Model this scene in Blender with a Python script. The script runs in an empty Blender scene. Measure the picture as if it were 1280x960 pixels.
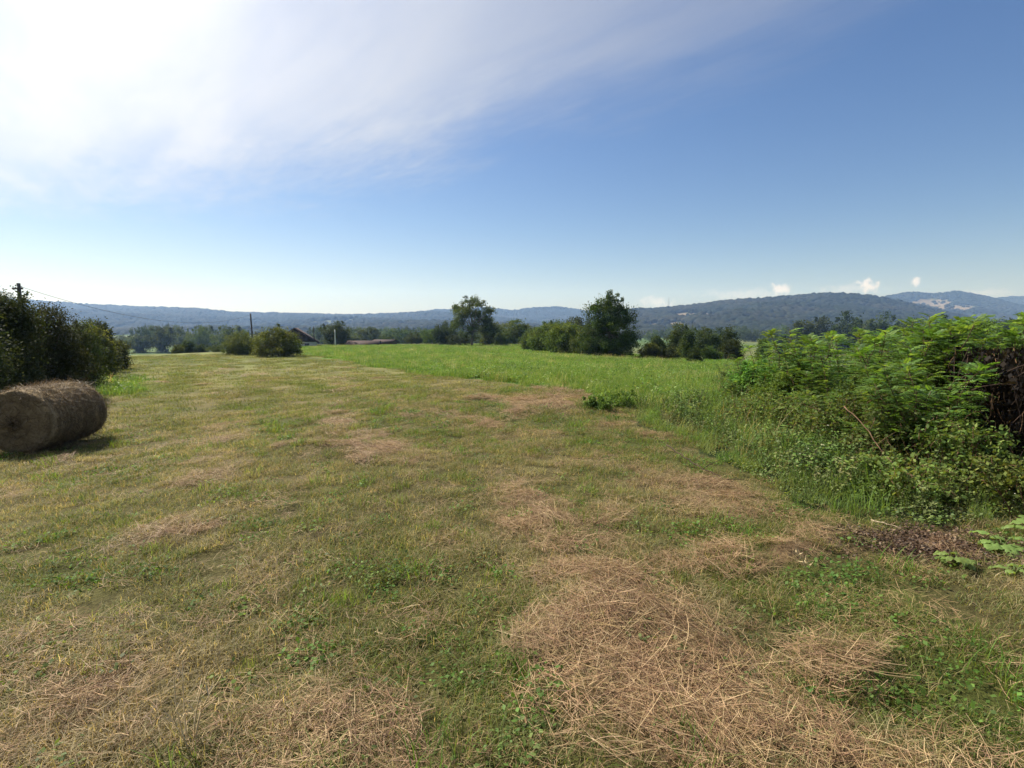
import bpy, math, random
import numpy as np
from mathutils import Vector

R = math.radians
sc = bpy.context.scene
COL = sc.collection
rng = np.random.default_rng(7)
random.seed(7)

# ------------------------------------------------------------------ camera
CAM_H, F, HOR = 1.75, 640.0, 410.0
PITCH = math.atan((480 - HOR) / F)
cp, sp = math.cos(PITCH), math.sin(PITCH)
cam_d = bpy.data.cameras.new('camera')
cam = bpy.data.objects.new('camera', cam_d)
COL.objects.link(cam)
cam.location = (0, 0, CAM_H)
cam.rotation_euler = (math.pi / 2 - PITCH, 0, 0)
cam_d.sensor_fit = 'HORIZONTAL'
cam_d.sensor_width = 36
cam_d.lens = 18.0
cam_d.clip_start = 0.05
cam_d.clip_end = 20000
sc.camera = cam


def at(px, py, Y):
    """the point at depth Y metres that the photograph shows at pixel px, py"""
    u, v = (px - 640) / F, (480 - py) / F
    dy = cp + v * sp
    return np.array([u / dy * Y, Y, CAM_H + (v * cp - sp) / dy * Y])


def proj(x, y, z):
    zc = z - CAM_H
    d = np.maximum(y * cp - zc * sp, 0.02)
    v = (y * sp + zc * cp) / d
    return 640 + F * x / d, 480 - F * v


# ------------------------------------------------------------------ noise
def _hash(ix, iy, s):
    n = (ix.astype(np.int64) * 374761393 + iy.astype(np.int64) * 668265263 + s * 974634777) & 0xffffffff
    n = ((n ^ (n >> 13)) * 1274126177) & 0xffffffff
    n = n ^ (n >> 16)
    return (n & 0xffffff) / float(0xffffff)


def vnoise(x, y, s=0):
    ix, iy = np.floor(x), np.floor(y)
    fx, fy = x - ix, y - iy
    fx, fy = fx * fx * (3 - 2 * fx), fy * fy * (3 - 2 * fy)
    a, b = _hash(ix, iy, s), _hash(ix + 1, iy, s)
    c, d = _hash(ix, iy + 1, s), _hash(ix + 1, iy + 1, s)
    return (a * (1 - fx) + b * fx) * (1 - fy) + (c * (1 - fx) + d * fx) * fy


def fbm(x, y, s=0, o=4):
    t, a, w = 0, 0.5, 0
    for k in range(o):
        t = t + a * vnoise(x * 2 ** k, y * 2 ** k, s + k * 17)
        w += a
        a *= 0.5
    return t / w


def sstep(a, b, x):
    t = np.clip((x - a) / (b - a), 0, 1)
    return t * t * (3 - 2 * t)


# ------------------------------------------------------------------ terrain
AZ = np.array([-180, -60, -40, -33, -28, -22, 0, 5, 10, 16, 30, 60, 180.])
CR = np.array([40, 48, 58, 64, 78, 125, 125, 105, 64, 50, 46, 40, 40.])


def h_base(x, y):
    x, y = np.asarray(x, float), np.asarray(y, float)
    r = np.hypot(x, y)
    az = np.degrees(np.arctan2(x, y))
    c = np.interp(az, AZ, CR)
    g = -0.02 * np.minimum(np.maximum(r - 12, 0), 115)
    g = g - 0.33 * sstep(-1.5, -7.5, x) * sstep(60, 10, r)
    g = g - 0.036 * np.clip(x - 3, 0, 40) * sstep(10, 30, r)
    g = g - 7.0 * sstep(0, 1, (r - c) / (110 + 0.4 * c))
    g = g + (fbm(x / 140, y / 140, 3, 3) - 0.5) * 5.0 * sstep(130, 500, r)
    g = g + (fbm(x / 9, y / 9, 5, 3) - 0.5) * 0.22 * sstep(2, 14, r)
    return g


# hay patches: px, py, half width, half height, strength  (where they lie on the ground)
HAY = [(700, 660, 60, 34, .75), (790, 640, 60, 40, .6), (740, 720, 80, 40, .7), (770, 765, 80, 56, .95), (840, 830, 62, 55, .75), (690, 800, 60, 42, .8), (720, 880, 60, 40, .55), (800, 690, 70, 40, .5),
       (870, 935, 110, 60, .6), (400, 566, 52, 8, .9), (458, 549, 26, 11, .7), (425, 526, 34, 7, .6),
       (490, 575, 30, 9, .35), (195, 682, 34, 9, .4), (940, 698, 78, 13, .9), (700, 510, 56, 9, .7),
       (715, 574, 48, 9, .6), (130, 890, 190, 80, .26), (420, 950, 240, 44, .30), (1060, 832, 60, 26, .75), (470, 620, 40, 8, .4),
       (640, 540, 60, 9, .25), (1140, 684, 70, 16, .3), (330, 470, 160, 9, .3), (540, 500, 80, 8, .35), (880, 640, 50, 16, .4), (980, 760, 60, 20, .35), (250, 600, 60, 12, .25),
       (560, 700, 70, 20, .15), (60, 640, 70, 20, .3)]
GREEN = [(345, 668, 42, 20, .8), (300, 640, 40, 12, .4), (155, 486, 40, 10, 1), (480, 800, 60, 24, .35), (600, 610, 90, 22, .35), (60, 700, 90, 34, .3),
         (1180, 880, 150, 90, .7), (1010, 640, 70, 22, .5), (690, 890, 32, 24, .6), (1000, 840, 40, 26, .6), (640, 660, 60, 22, .2), (1080, 740, 130, 34, .45), (800, 540, 60, 20, .5),
         (500, 530, 60, 10, .3), (350, 520, 70, 12, .3)]


def blobs(px, py, L):
    s = np.zeros_like(px)
    for a, b, w, h, k in L:
        d = ((px - a) / w) ** 2 + ((py - b) / h) ** 2
        s = np.maximum(s, k * np.exp(-d * 0.9))
    return s


def fields(x, y):
    """hay cover, greenness, meadow mask, weed mask for points of the ground"""
    z = h_base(x, y)
    px, py = proj(x, y, z)
    front = (y > 0.5)
    wob = (fbm(x / 1.3, y / 1.3, 21, 3) - 0.5)
    wb2 = fbm(x / .45 + 7, y / .45, 23, 3) - .5
    wx, wy = px + wob * 90 + wb2 * 110, py + (fbm(x / 1.1, y / 1.1 + 30, 27, 3) - .5) * 50 + wb2 * 30
    hay = np.where(front, blobs(wx, wy, HAY), 0.2)
    grn = np.where(front, blobs(wx, wy, GREEN), 0.3)
    n1 = fbm(x / 0.75 + 9, y / 0.75, 31, 4)
    n2 = fbm(x / 3.1, y / 3.1 + 4, 41, 3)
    sw = 0.5 + 0.5 * np.sin((.857 * x + .515 * y) * 2.9 + 2.2 * (n2 - .5) + 1.2)
    hay = np.clip(hay + (n1 - 0.5) * 1.15 + (n2 - 0.5) * 0.5 + 0.30 * (sw - .5) + 0.08, 0, 1)
    grn = np.clip(grn + (n2 - 0.5) * 0.9 + (fbm(x / 0.6, y / 0.6, 51, 3) - .5) * 1.3 - .35 * (sw - .5) + 0.16, 0, 1)
    ew = wob * np.interp(py, [430, 600], [6, 40])
    me = np.interp(px, [300, 368, 430, 480, 600, 690, 750, 800, 860, 1000, 1400], [434, 441, 451, 460, 477, 489, 498, 516, 520, 520, 520])
    meadow = (px > 372 + ew) & (py < me + ew * 0.7) & front & (np.hypot(x, y) < 128)
    meadow |= (np.hypot((px - 150) / 34, (py - 484) / 12) < 1 + wob) & front
    we = np.interp(px, [730, 760, 800, 850, 940, 1000, 1060, 1160, 1230, 1300, 1500], [490, 505, 530, 558, 602, 640, 658, 668, 650, 655, 700])
    weed = (px > 745) & (py < we + ew * 1.3) & (py > me - 10) & front
    weed |= (px > 900) & (py < we + ew * 1.3) & (py > 455) & front
    weed &= (np.hypot(x, y) < 22)
    return hay, grn, meadow, weed


def h_ground(x, y, hay=None):
    x, y = np.asarray(x, float), np.asarray(y, float)
    z = h_base(x, y)
    r = np.hypot(x, y)
    near = sstep(25, 12, r)
    hv = fields(x, y)[0] if hay is None else hay
    px, py = proj(x, y, z)
    heap = blobs(px, py, [(775, 765, 80, 38, .08), (850, 800, 60, 40, .04), (960, 697, 60, 12, .05), (400, 566, 50, 8, .10),
                          (680, 800, 40, 34, .04), (700, 660, 60, 30, .03), (1060, 828, 44, 22, .04), (700, 510, 56, 9, .12)])
    pit = blobs(px, py, [(786, 752, 20, 12, .12), (690, 835, 30, 12, .05)])
    return z + near * (0.035 * hv + np.where(y > .5, heap - pit, 0) + (fbm(x / .7, y / .7, 61, 2) - .5) * .05)


def ground_rot(x, y, yaw, jit):
    e = .06
    gx = (h_ground(x + e, y) - h_ground(x - e, y)) / (2 * e)
    gy = (h_ground(x, y + e) - h_ground(x, y - e)) / (2 * e)
    lx, ly = gx * np.cos(yaw) + gy * np.sin(yaw), -gx * np.sin(yaw) + gy * np.cos(yaw)
    n = len(x)
    return np.stack([np.arctan(ly) + rng.normal(0, jit, n), -np.arctan(lx) + rng.normal(0, jit, n), yaw], 1)


def ground_hit(px, py):
    Y = 1.0
    while Y < 300:
        p = at(px, py, Y)
        if p[2] <= float(h_base(p[0], p[1])):
            return p
        Y *= 1.004
    return p


# ------------------------------------------------------------------ meshes
def mk_mesh(name, V, Fq, mat, col=None, smooth=False):
    V = np.asarray(V, np.float32)
    me = bpy.data.meshes.new(name)
    if not isinstance(Fq, list):
        Fq = [Fq]
    Fq = [np.asarray(f, np.int32) for f in Fq if len(f)]
    loops = np.concatenate([f.ravel() for f in Fq])
    tot = np.concatenate([np.full(len(f), f.shape[1], np.int32) for f in Fq])
    st = np.concatenate([[0], np.cumsum(tot)[:-1]]).astype(np.int32)
    me.vertices.add(len(V))
    me.vertices.foreach_set('co', V.ravel())
    me.loops.add(len(loops))
    me.loops.foreach_set('vertex_index', loops)
    me.polygons.add(len(tot))
    me.polygons.foreach_set('loop_start', st)
    if smooth:
        me.polygons.foreach_set('use_smooth', np.ones(len(tot), bool))
    if col is not None:
        c = np.asarray(col, np.float32)
        if c.shape[1] == 3:
            c = np.concatenate([c, np.ones((len(c), 1), np.float32)], 1)
        at_ = me.attributes.new('Col', 'FLOAT_COLOR', 'POINT')
        at_.data.foreach_set('color', c.ravel())
    me.update(calc_edges=True)
    me.validate()
    if mat:
        me.materials.append(mat)
    return me


def link(name, me, parent=None, loc=None, rz=0, sc_=None):
    o = bpy.data.objects.new(name, me)
    COL.objects.link(o)
    if parent is not None:
        o.parent = parent
    if loc is not None:
        o.location = tuple(float(q) for q in loc)
    o.rotation_euler = (0, 0, rz)
    if sc_ is not None:
        o.scale = sc_ if hasattr(sc_, '__len__') else (sc_,) * 3
    return o


def tag(o, label=None, cat=None, group=None, kind=None):
    if label:
        o['label'] = label
    if cat:
        o['category'] = cat
    if group:
        o['group'] = group
    if kind:
        o['kind'] = kind
    return o


class Geo:
    def __init__(s):
        s.V, s.Q, s.T, s.C, s.n = [], [], [], [], 0

    def add(s, V, Q=None, T=None, C=(1, 1, 1)):
        V = np.asarray(V, float).reshape(-1, 3)
        s.V.append(V)
        if Q is not None and len(Q):
            s.Q.append(np.asarray(Q, int) + s.n)
        if T is not None and len(T):
            s.T.append(np.asarray(T, int) + s.n)
        C = np.asarray(C, float)
        s.C.append(np.broadcast_to(C, (len(V), 3)) if C.ndim == 1 else C)
        s.n += len(V)

    def mesh(s, name, mat, smooth=False):
        F_ = []
        if s.Q:
            F_.append(np.concatenate(s.Q))
        if s.T:
            F_.append(np.concatenate(s.T))
        return mk_mesh(name, np.concatenate(s.V), F_, mat, np.concatenate(s.C), smooth)

    def tube(s, P, rad, C=(1, 1, 1), sides=6, cap=True):
        P = np.asarray(P, float)
        n = len(P)
        rad = np.broadcast_to(np.asarray(rad, float), (n,))
        T = np.gradient(P, axis=0)
        T /= np.linalg.norm(T, axis=1)[:, None] + 1e-9
        ref = np.array([0.31, 0.17, 0.93]) if abs(T[0, 2]) < .8 else np.array([.93, .2, .1])
        A = np.cross(T, ref)
        A /= np.linalg.norm(A, axis=1)[:, None] + 1e-9
        B = np.cross(T, A)
        th = np.linspace(0, 2 * np.pi, sides, endpoint=False)
        V = P[:, None] + rad[:, None, None] * (np.cos(th)[None, :, None] * A[:, None] + np.sin(th)[None, :, None] * B[:, None])
        i = np.arange(n - 1)[:, None] * sides
        j = np.arange(sides)[None]
        k = (j + 1) % sides
        Q = np.stack([i + j, i + k, i + sides + k, i + sides + j], -1).reshape(-1, 4)
        V = V.reshape(-1, 3)
        T_ = []
        if cap:
            V = np.concatenate([V, P[-1:], P[:1]])
            T_ = [((n - 1) * sides + a, (n - 1) * sides + (a + 1) % sides, n * sides) for a in range(sides)]
            T_ += [((a + 1) % sides, a, n * sides + 1) for a in range(sides)]
        s.add(V, Q, T_, C)

    def box(s, a, b, C=(1, 1, 1)):
        a, b = np.minimum(a, b), np.maximum(a, b)
        V = [(x, y, z) for z in (a[2], b[2]) for y in (a[1], b[1]) for x in (a[0], b[0])]
        s.add(V, [(0, 2, 3, 1), (4, 5, 7, 6), (0, 1, 5, 4), (2, 6, 7, 3), (0, 4, 6, 2), (1, 3, 7, 5)], None, C)

    def leaves(s, P, A, N, L, W, C):
        """one folded rhombic leaf per row: base P, axis A, normal N"""
        P, A, N = (np.asarray(q, float) for q in (P, A, N))
        n = len(P)
        L = np.broadcast_to(np.asarray(L, float), (n,))[:, None]
        W = np.broadcast_to(np.asarray(W, float), (n,))[:, None]
        S = np.cross(N, A)
        S /= np.linalg.norm(S, axis=1)[:, None] + 1e-9
        M = P + A * L * .45 + N * L * .06
        V = np.stack([P, M + S * W * .5 - N * L * .1, P + A * L - N * L * .12, M - S * W * .5 - N * L * .1], 1).reshape(-1, 3)
        Q = np.arange(4 * n).reshape(n, 4)
        s.add(V, Q, None, np.repeat(np.broadcast_to(np.asarray(C, float), (n, 3)), 4, 0))


def unit(v):
    return v / (np.linalg.norm(v, axis=-1, keepdims=True) + 1e-9)


def rdir(n, r=rng):
    return unit(r.normal(size=(n, 3)))


def rand_leaf_frames(n, r, up=0.7):
    N = unit(r.normal(size=(n, 3)) + np.array([0, 0, up]))
    A = unit(np.cross(N, rdir(n, r)))
    return A, N


# ------------------------------------------------------------------ materials
def new_mat(name):
    m = bpy.data.materials.new(name)
    m.use_nodes = True
    nt = m.node_tree
    nt.nodes.clear()
    return m, nt, nt.nodes, nt.links


def nd(nt, t, **k):
    n = nt.nodes.new(t)
    for a, b in k.items():
        setattr(n, a, b)
    return n


def mixrgb(nt, a, b, fac, mode='MIX'):
    n = nd(nt, 'ShaderNodeMix', data_type='RGBA', blend_type=mode)
    for i, s in ((6, a), (7, b), (0, fac)):
        if isinstance(s, bpy.types.NodeSocket):
            nt.links.new(s, n.inputs[i])
        else:
            n.inputs[i].default_value = s if i == 0 else (*s, 1)
    return n.outputs[2]


def leaf_mat(name, trans=0.4, rough=0.55, spec=0.3, tint=None, hv=0.03, vv=0.25, warm=(1.25, 1.12, .55)):
    m, nt, N, L = new_mat(name)
    a = nd(nt, 'ShaderNodeAttribute', attribute_name='Col')
    base = a.outputs['Color']
    if tint is not None:
        ti = nd(nt, 'ShaderNodeAttribute', attribute_name='tint', attribute_type='INSTANCER')
        lum = nd(nt, 'ShaderNodeRGBToBW')
        L.new(base, lum.inputs[0])
        dry = mixrgb(nt, tint, lum.outputs[0], 1.0, 'MULTIPLY')
        base = mixrgb(nt, base, dry, ti.outputs['Fac'])
    oi = nd(nt, 'ShaderNodeObjectInfo')
    hs = nd(nt, 'ShaderNodeHueSaturation')
    mh = nd(nt, 'ShaderNodeMapRange')
    mh.inputs[3].default_value, mh.inputs[4].default_value = .5 - hv, .5 + hv * .4
    L.new(oi.outputs['Random'], mh.inputs[0])
    L.new(mh.outputs[0], hs.inputs['Hue'])
    mul = nd(nt, 'ShaderNodeMath', operation='MULTIPLY')
    mul.inputs[1].default_value = 7.31
    fr = nd(nt, 'ShaderNodeMath', operation='FRACT')
    L.new(oi.outputs['Random'], mul.inputs[0])
    L.new(mul.outputs[0], fr.inputs[0])
    mv = nd(nt, 'ShaderNodeMapRange')
    mv.inputs[3].default_value, mv.inputs[4].default_value = 1 - vv, 1 + vv
    L.new(fr.outputs[0], mv.inputs[0])
    L.new(mv.outputs[0], hs.inputs['Value'])
    L.new(base, hs.inputs['Color'])
    p = nd(nt, 'ShaderNodeBsdfPrincipled')
    p.inputs['Roughness'].default_value = rough
    p.inputs['Specular IOR Level'].default_value = spec
    L.new(hs.outputs[0], p.inputs['Base Color'])
    t = nd(nt, 'ShaderNodeBsdfTranslucent')
    L.new(mixrgb(nt, hs.outputs[0], warm, 1.0, 'MULTIPLY'), t.inputs['Color'])
    mx = nd(nt, 'ShaderNodeMixShader')
    mx.inputs[0].default_value = trans
    L.new(p.outputs[0], mx.inputs[1])
    L.new(t.outputs[0], mx.inputs[2])
    o = nd(nt, 'ShaderNodeOutputMaterial')
    L.new(mx.outputs[0], o.inputs[0])
    return m


def solid_mat(name, c1, c2, scale=6, rough=.85, bump=0.0, attr=False, stretch=(1, 1, 1), spec=.25):
    m, nt, N, L = new_mat(name)
    tc = nd(nt, 'ShaderNodeTexCoord')
    mp = nd(nt, 'ShaderNodeMapping')
    mp.inputs['Scale'].default_value = stretch
    L.new(tc.outputs['Object'], mp.inputs[0])
    nz = nd(nt, 'ShaderNodeTexNoise')
    nz.inputs['Scale'].default_value = scale
    nz.inputs['Detail'].default_value = 6
    L.new(mp.outputs[0], nz.inputs['Vector'])
    rmp = nd(nt, 'ShaderNodeMapRange')
    rmp.inputs[1].default_value, rmp.inputs[2].default_value = .3, .7
    L.new(nz.outputs[0], rmp.inputs[0])
    c = mixrgb(nt, c1, c2, rmp.outputs[0])
    if attr:
        a = nd(nt, 'ShaderNodeAttribute', attribute_name='Col')
        c = mixrgb(nt, c, a.outputs['Color'], 1.0, 'MULTIPLY')
    p = nd(nt, 'ShaderNodeBsdfPrincipled')
    p.inputs['Roughness'].default_value = rough
    p.inputs['Specular IOR Level'].default_value = spec
    L.new(c, p.inputs['Base Color'])
    if bump:
        b = nd(nt, 'ShaderNodeBump')
        b.inputs['Strength'].default_value = bump
        b.inputs['Distance'].default_value = .05
        L.new(nz.outputs[0], b.inputs['Height'])
        L.new(b.outputs[0], p.inputs['Normal'])
    o = nd(nt, 'ShaderNodeOutputMaterial')
    L.new(p.outputs[0], o.inputs[0])
    return m


def ground_mat():
    m, nt, N, L = new_mat('ground')
    a = nd(nt, 'ShaderNodeAttribute', attribute_name='Col')
    g = nd(nt, 'ShaderNodeNewGeometry')
    cols = []
    for s, d, lo, hi in ((38, 8, .5, 1.5), (2.2, 6, .72, 1.28), (.11, 5, .85, 1.15)):
        nz = nd(nt, 'ShaderNodeTexNoise')
        nz.inputs['Scale'].default_value = s
        nz.inputs['Detail'].default_value = d
        nz.inputs['Roughness'].default_value = .62
        L.new(g.outputs['Position'], nz.inputs['Vector'])
        r = nd(nt, 'ShaderNodeMapRange')
        r.inputs[1].default_value, r.inputs[2].default_value = .3, .7
        r.inputs[3].default_value, r.inputs[4].default_value = lo, hi
        L.new(nz.outputs[0], r.inputs[0])
        cols.append((nz, r))
    c = a.outputs['Color']
    for nz, r in cols:
        v = nd(nt, 'ShaderNodeVectorMath', operation='SCALE')
        L.new(c, v.inputs[0])
        L.new(r.outputs[0], v.inputs['Scale'])
        c = v.outputs[0]
    p = nd(nt, 'ShaderNodeBsdfPrincipled')
    p.inputs['Roughness'].default_value = .95
    p.inputs['Specular IOR Level'].default_value = .1
    L.new(c, p.inputs['Base Color'])
    b = nd(nt, 'ShaderNodeBump')
    b.inputs['Strength'].default_value = .7
    b.inputs['Distance'].default_value = .03
    L.new(cols[0][0].outputs[0], b.inputs['Height'])
    b2 = nd(nt, 'ShaderNodeBump')
    b2.inputs['Strength'].default_value = .35
    b2.inputs['Distance'].default_value = .3
    L.new(cols[1][0].outputs[0], b2.inputs['Height'])
    L.new(b.outputs[0], b2.inputs['Normal'])
    L.new(b2.outputs[0], p.inputs['Normal'])
    o = nd(nt, 'ShaderNodeOutputMaterial')
    L.new(p.outputs[0], o.inputs[0])
    return m


M = {}
M['ground'] = ground_mat()
M['leaf'] = leaf_mat('tree_leaf', .35, .65, .12)
M['bush'] = leaf_mat('bush_leaf', .4, .65, .12)
M['locust'] = leaf_mat('locust_leaf', .5, .5, .25, hv=.02, vv=.15, warm=(1.4, 1.25, .45))
M['grass'] = leaf_mat('grass_blade', .48, .6, .25, tint=(1.95, 1.68, .98), hv=.02, vv=.25)
M['straw'] = leaf_mat('straw', .2, .6, .3, hv=.012, vv=.2, warm=(1.1, 1.0, .8))
M['wood_leaf'] = leaf_mat('woodland_leaf', .1, .9, .05, hv=.03, vv=.35, tint=(1.35, 1.5, 1.0))
M['bark'] = solid_mat('bark', (.09, .07, .05), (.16, .13, .1), 9, .9, .6, stretch=(1, 1, .2))
M['dead'] = solid_mat('dead_wood', (.05, .035, .025), (.12, .09, .065), 12, .9, .4, attr=True)
M['pole'] = solid_mat('weathered_timber', (.035, .03, .028), (.06, .054, .05), 5, .85, .2, stretch=(1, 1, .1))
M['concrete'] = solid_mat('concrete_pole', (.42, .42, .4), (.52, .51, .48), 4)
M['wire'] = solid_mat('cable', (.03, .03, .03), (.05, .05, .05), 4, .6)

# ------------------------------------------------------------------ ground sheet
SOIL, THATCH = np.array([.085, .062, .036]), np.array([.17, .145, .062])
HAYC, GRNC = np.array([.27, .185, .10]), np.array([.10, .115, .028])
MEAD = np.array([.085, .165, .03])


def ground_colour(x, y, hay, grn, meadow, weed):
    r = np.hypot(x, y)
    c = THATCH * np.ones((len(x), 1))
    n = fbm(x / 2.0, y / 2.0, 71, 4)[:, None]
    c = c * (.75 + .5 * n)
    c = c + (GRNC - c) * np.clip(grn * 1.05, 0, 1)[:, None]
    hh = sstep(.35, .95, hay)[:, None]
    c = c + (HAYC - c) * hh
    far = sstep(12, 45, r)[:, None]
    fc = np.array([.098, .122, .036]) * (.8 + .4 * fbm(x / 5, y / 9, 77, 4)[:, None])
    n3 = sstep(.5, .72, fbm(x / 2.5, y / 14, 79, 4))[:, None]
    fc = fc * (.78 + .44 * sstep(.3, .7, .5 + .5 * np.sin((.857 * x + .515 * y) * 2.9 + 2.2 * (fbm(x / 3.1, y / 3.1 + 4, 41, 3) - .5) + 1.2)))[:, None]
    fc = fc + (np.array([.17, .135, .07]) - fc) * n3 * .4
    c = c + (fc - c) * far * .8
    c = np.where(meadow[:, None], MEAD * (.8 + .4 * n), c)
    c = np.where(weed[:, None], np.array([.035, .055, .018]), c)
    gpx, gpy = proj(x, y, h_base(x, y))
    mu = blobs(gpx, gpy, [(1150, 682, 85, 20, 1.0)])[:, None] * (y > .5)[:, None]
    c = c + (np.array([.10, .058, .038]) - c) * np.clip(mu * 1.3, 0, 1)
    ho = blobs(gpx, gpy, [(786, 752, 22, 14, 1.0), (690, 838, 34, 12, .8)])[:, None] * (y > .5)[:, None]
    c = c + (np.array([.05, .034, .022]) - c) * np.clip(ho * 1.3, 0, 1)  # dark soil tone in the hay hollows, painting in their shade
    c = c * (.5 + .5 * sstep(8, 26, r))[:, None]  # darkened towards the camera, standing in for shade between the blades
    # far fields of the valley in strips
    vf = sstep(115, 180, r)[:, None]
    pat = vnoise(x / 90 + .3 * y / 90, y / 130, 91)[:, None]
    pat = np.floor(pat * 5) / 5
    f1 = np.array([.055, .10, .025]) + (np.array([.12, .125, .045]) - np.array([.055, .10, .025])) * pat
    c = c + (f1 - c) * vf
    return c


def build_ground():
    th = np.concatenate([np.linspace(-62, 62, 420), np.linspace(62, 298, 60)[1:-1]])
    th = np.radians(th)
    rr = [0.45]
    while rr[-1] < 4600:
        rr.append(rr[-1] * (1.02 if rr[-1] < 60 else 1.035))
    rr = np.array(rr)
    nt, nr = len(th), len(rr)
    X = (rr[:, None] * np.sin(th)[None]).ravel()
    Y = (rr[:, None] * np.cos(th)[None]).ravel()
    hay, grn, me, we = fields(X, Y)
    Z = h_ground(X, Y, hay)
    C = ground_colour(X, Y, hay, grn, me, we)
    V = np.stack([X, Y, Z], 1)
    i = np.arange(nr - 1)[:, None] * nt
    j = np.arange(nt)[None]
    k = (j + 1) % nt
    Q = np.stack([i + j, i + k, i + nt + k, i + nt + j], -1).reshape(-1, 4)[:, ::-1]
    V = np.concatenate([V, [[0, 0, float(h_base(0., 0.))]]])
    C = np.concatenate([C, C[:1]])
    T = np.stack([np.full(nt, nr * nt), (np.arange(nt) + 1) % nt, np.arange(nt)], 1)
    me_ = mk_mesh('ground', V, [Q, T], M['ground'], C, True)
    o = link('ground', me_)
    tag(o, 'mown hay field falling away to a valley of green fields', 'ground', kind='structure')


build_ground()

# ------------------------------------------------------------------ scatter (ground cover only)
def blades(n, r, hmin, hmax, w, rad, cols, lean=.5, segs=3):
    """n curved tapering blades in one patch"""
    g = Geo()
    a = r.uniform(0, 2 * np.pi, n)
    q = rad * np.sqrt(r.uniform(0, 1, n))
    P0 = np.stack([q * np.cos(a), q * np.sin(a), np.full(n, -.01)], 1)
    H = r.uniform(hmin, hmax, n)
    d = r.uniform(0, 2 * np.pi, n)
    D = np.stack([np.cos(d), np.sin(d), np.zeros(n)], 1)
    S = np.stack([-np.sin(d), np.cos(d), np.zeros(n)], 1)
    tw = r.uniform(-.8, .8, n)[:, None]
    S = unit(S + D * tw)
    ln = (r.uniform(.1, 1, n) * lean)[:, None]
    c = np.asarray(cols)[r.integers(0, len(cols), n)] * r.uniform(.75, 1.25, (n, 1))
    rows = []
    for k in range(segs + 1):
        t = k / segs
        p = P0 + D * (H[:, None] * ln * t ** 1.8 * 1.3) + np.array([0, 0, 1]) * (H[:, None] * (t - .35 * ln * t * t))
        ww = w * (1 - .85 * t ** 1.5)
        rows += [p - S * ww * .5, p + S * ww * .5]
    V = np.stack(rows, 1)
    m = 2 * (segs + 1)
    b = np.arange(n)[:, None] * m
    Q = np.concatenate([np.concatenate([b + 2 * k, b + 2 * k + 1, b + 2 * k + 3, b + 2 * k + 2], 1) for k in range(segs)])
    g.add(V.reshape(-1, 3), Q, None, np.repeat(c, m, 0))
    return g


def straws(n, r, lmin, lmax, w, rad, hgt, cols, bend=.35, segs=4, aim=None):
    g = Geo()
    a = r.uniform(0, 2 * np.pi, n)
    q = rad * np.sqrt(r.uniform(0, 1, n))
    d = r.uniform(0, 2 * np.pi, n) if aim is None else aim + r.normal(0, .5, n)
    Ln = r.uniform(lmin, lmax, n)
    el = r.normal(.05, .22, n)
    D = np.stack([np.cos(d) * np.cos(el), np.sin(d) * np.cos(el), np.sin(el)], 1)
    S = np.stack([-np.sin(d), np.cos(d), r.normal(0, .5, n)], 1)
    S = unit(S)
    C0 = np.stack([q * np.cos(a), q * np.sin(a), np.abs(r.normal(0, hgt, n)) + .004], 1)
    bd = r.normal(0, bend, (n, 1))
    bz = np.abs(r.normal(0, bend * .5, (n, 1)))
    c = np.asarray(cols)[r.integers(0, len(cols), n)] * r.uniform(.7, 1.25, (n, 1))
    rows = []
    for k in range(segs + 1):
        t = k / segs - .5
        p = C0 + D * Ln[:, None] * t + S * (Ln[:, None] * bd * t * t * 2) - np.array([0, 0, 1]) * (Ln[:, None] * bz * t * t * 1.2)
        p[:, 2] = np.maximum(p[:, 2], .003)
        ww = w * (1 - .5 * abs(t))
        rows += [p - S * ww * .5, p + S * ww * .5]
    V = np.stack(rows, 1)
    m = 2 * (segs + 1)
    b = np.arange(n)[:, None] * m
    Q = np.concatenate([np.concatenate([b + 2 * k, b + 2 * k + 1, b + 2 * k + 3, b + 2 * k + 2], 1) for k in range(segs)])
    g.add(V.reshape(-1, 3), Q, None, np.repeat(c, m, 0))
    return g


def herb(n, r, rad, h, leaf, cols, g=None):
    """low broad leaves on short stalks"""
    g = g or Geo()
    a = r.uniform(0, 2 * np.pi, n)
    q = rad * np.sqrt(r.uniform(0, 1, n))
    P = np.stack([q * np.cos(a), q * np.sin(a), r.uniform(.1, 1, n) * h], 1)
    N = unit(r.normal(0, .45, (n, 3)) + np.array([0, 0, 1]))
    A = unit(np.cross(N, rdir(n, r)))
    Ls = leaf * r.uniform(.6, 1.3, n)
    c = np.asarray(cols)[r.integers(0, len(cols), n)] * r.uniform(.75, 1.3, (n, 1))
    g.leaves(P, A, N, Ls, Ls * .7, c)
    return g


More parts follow.
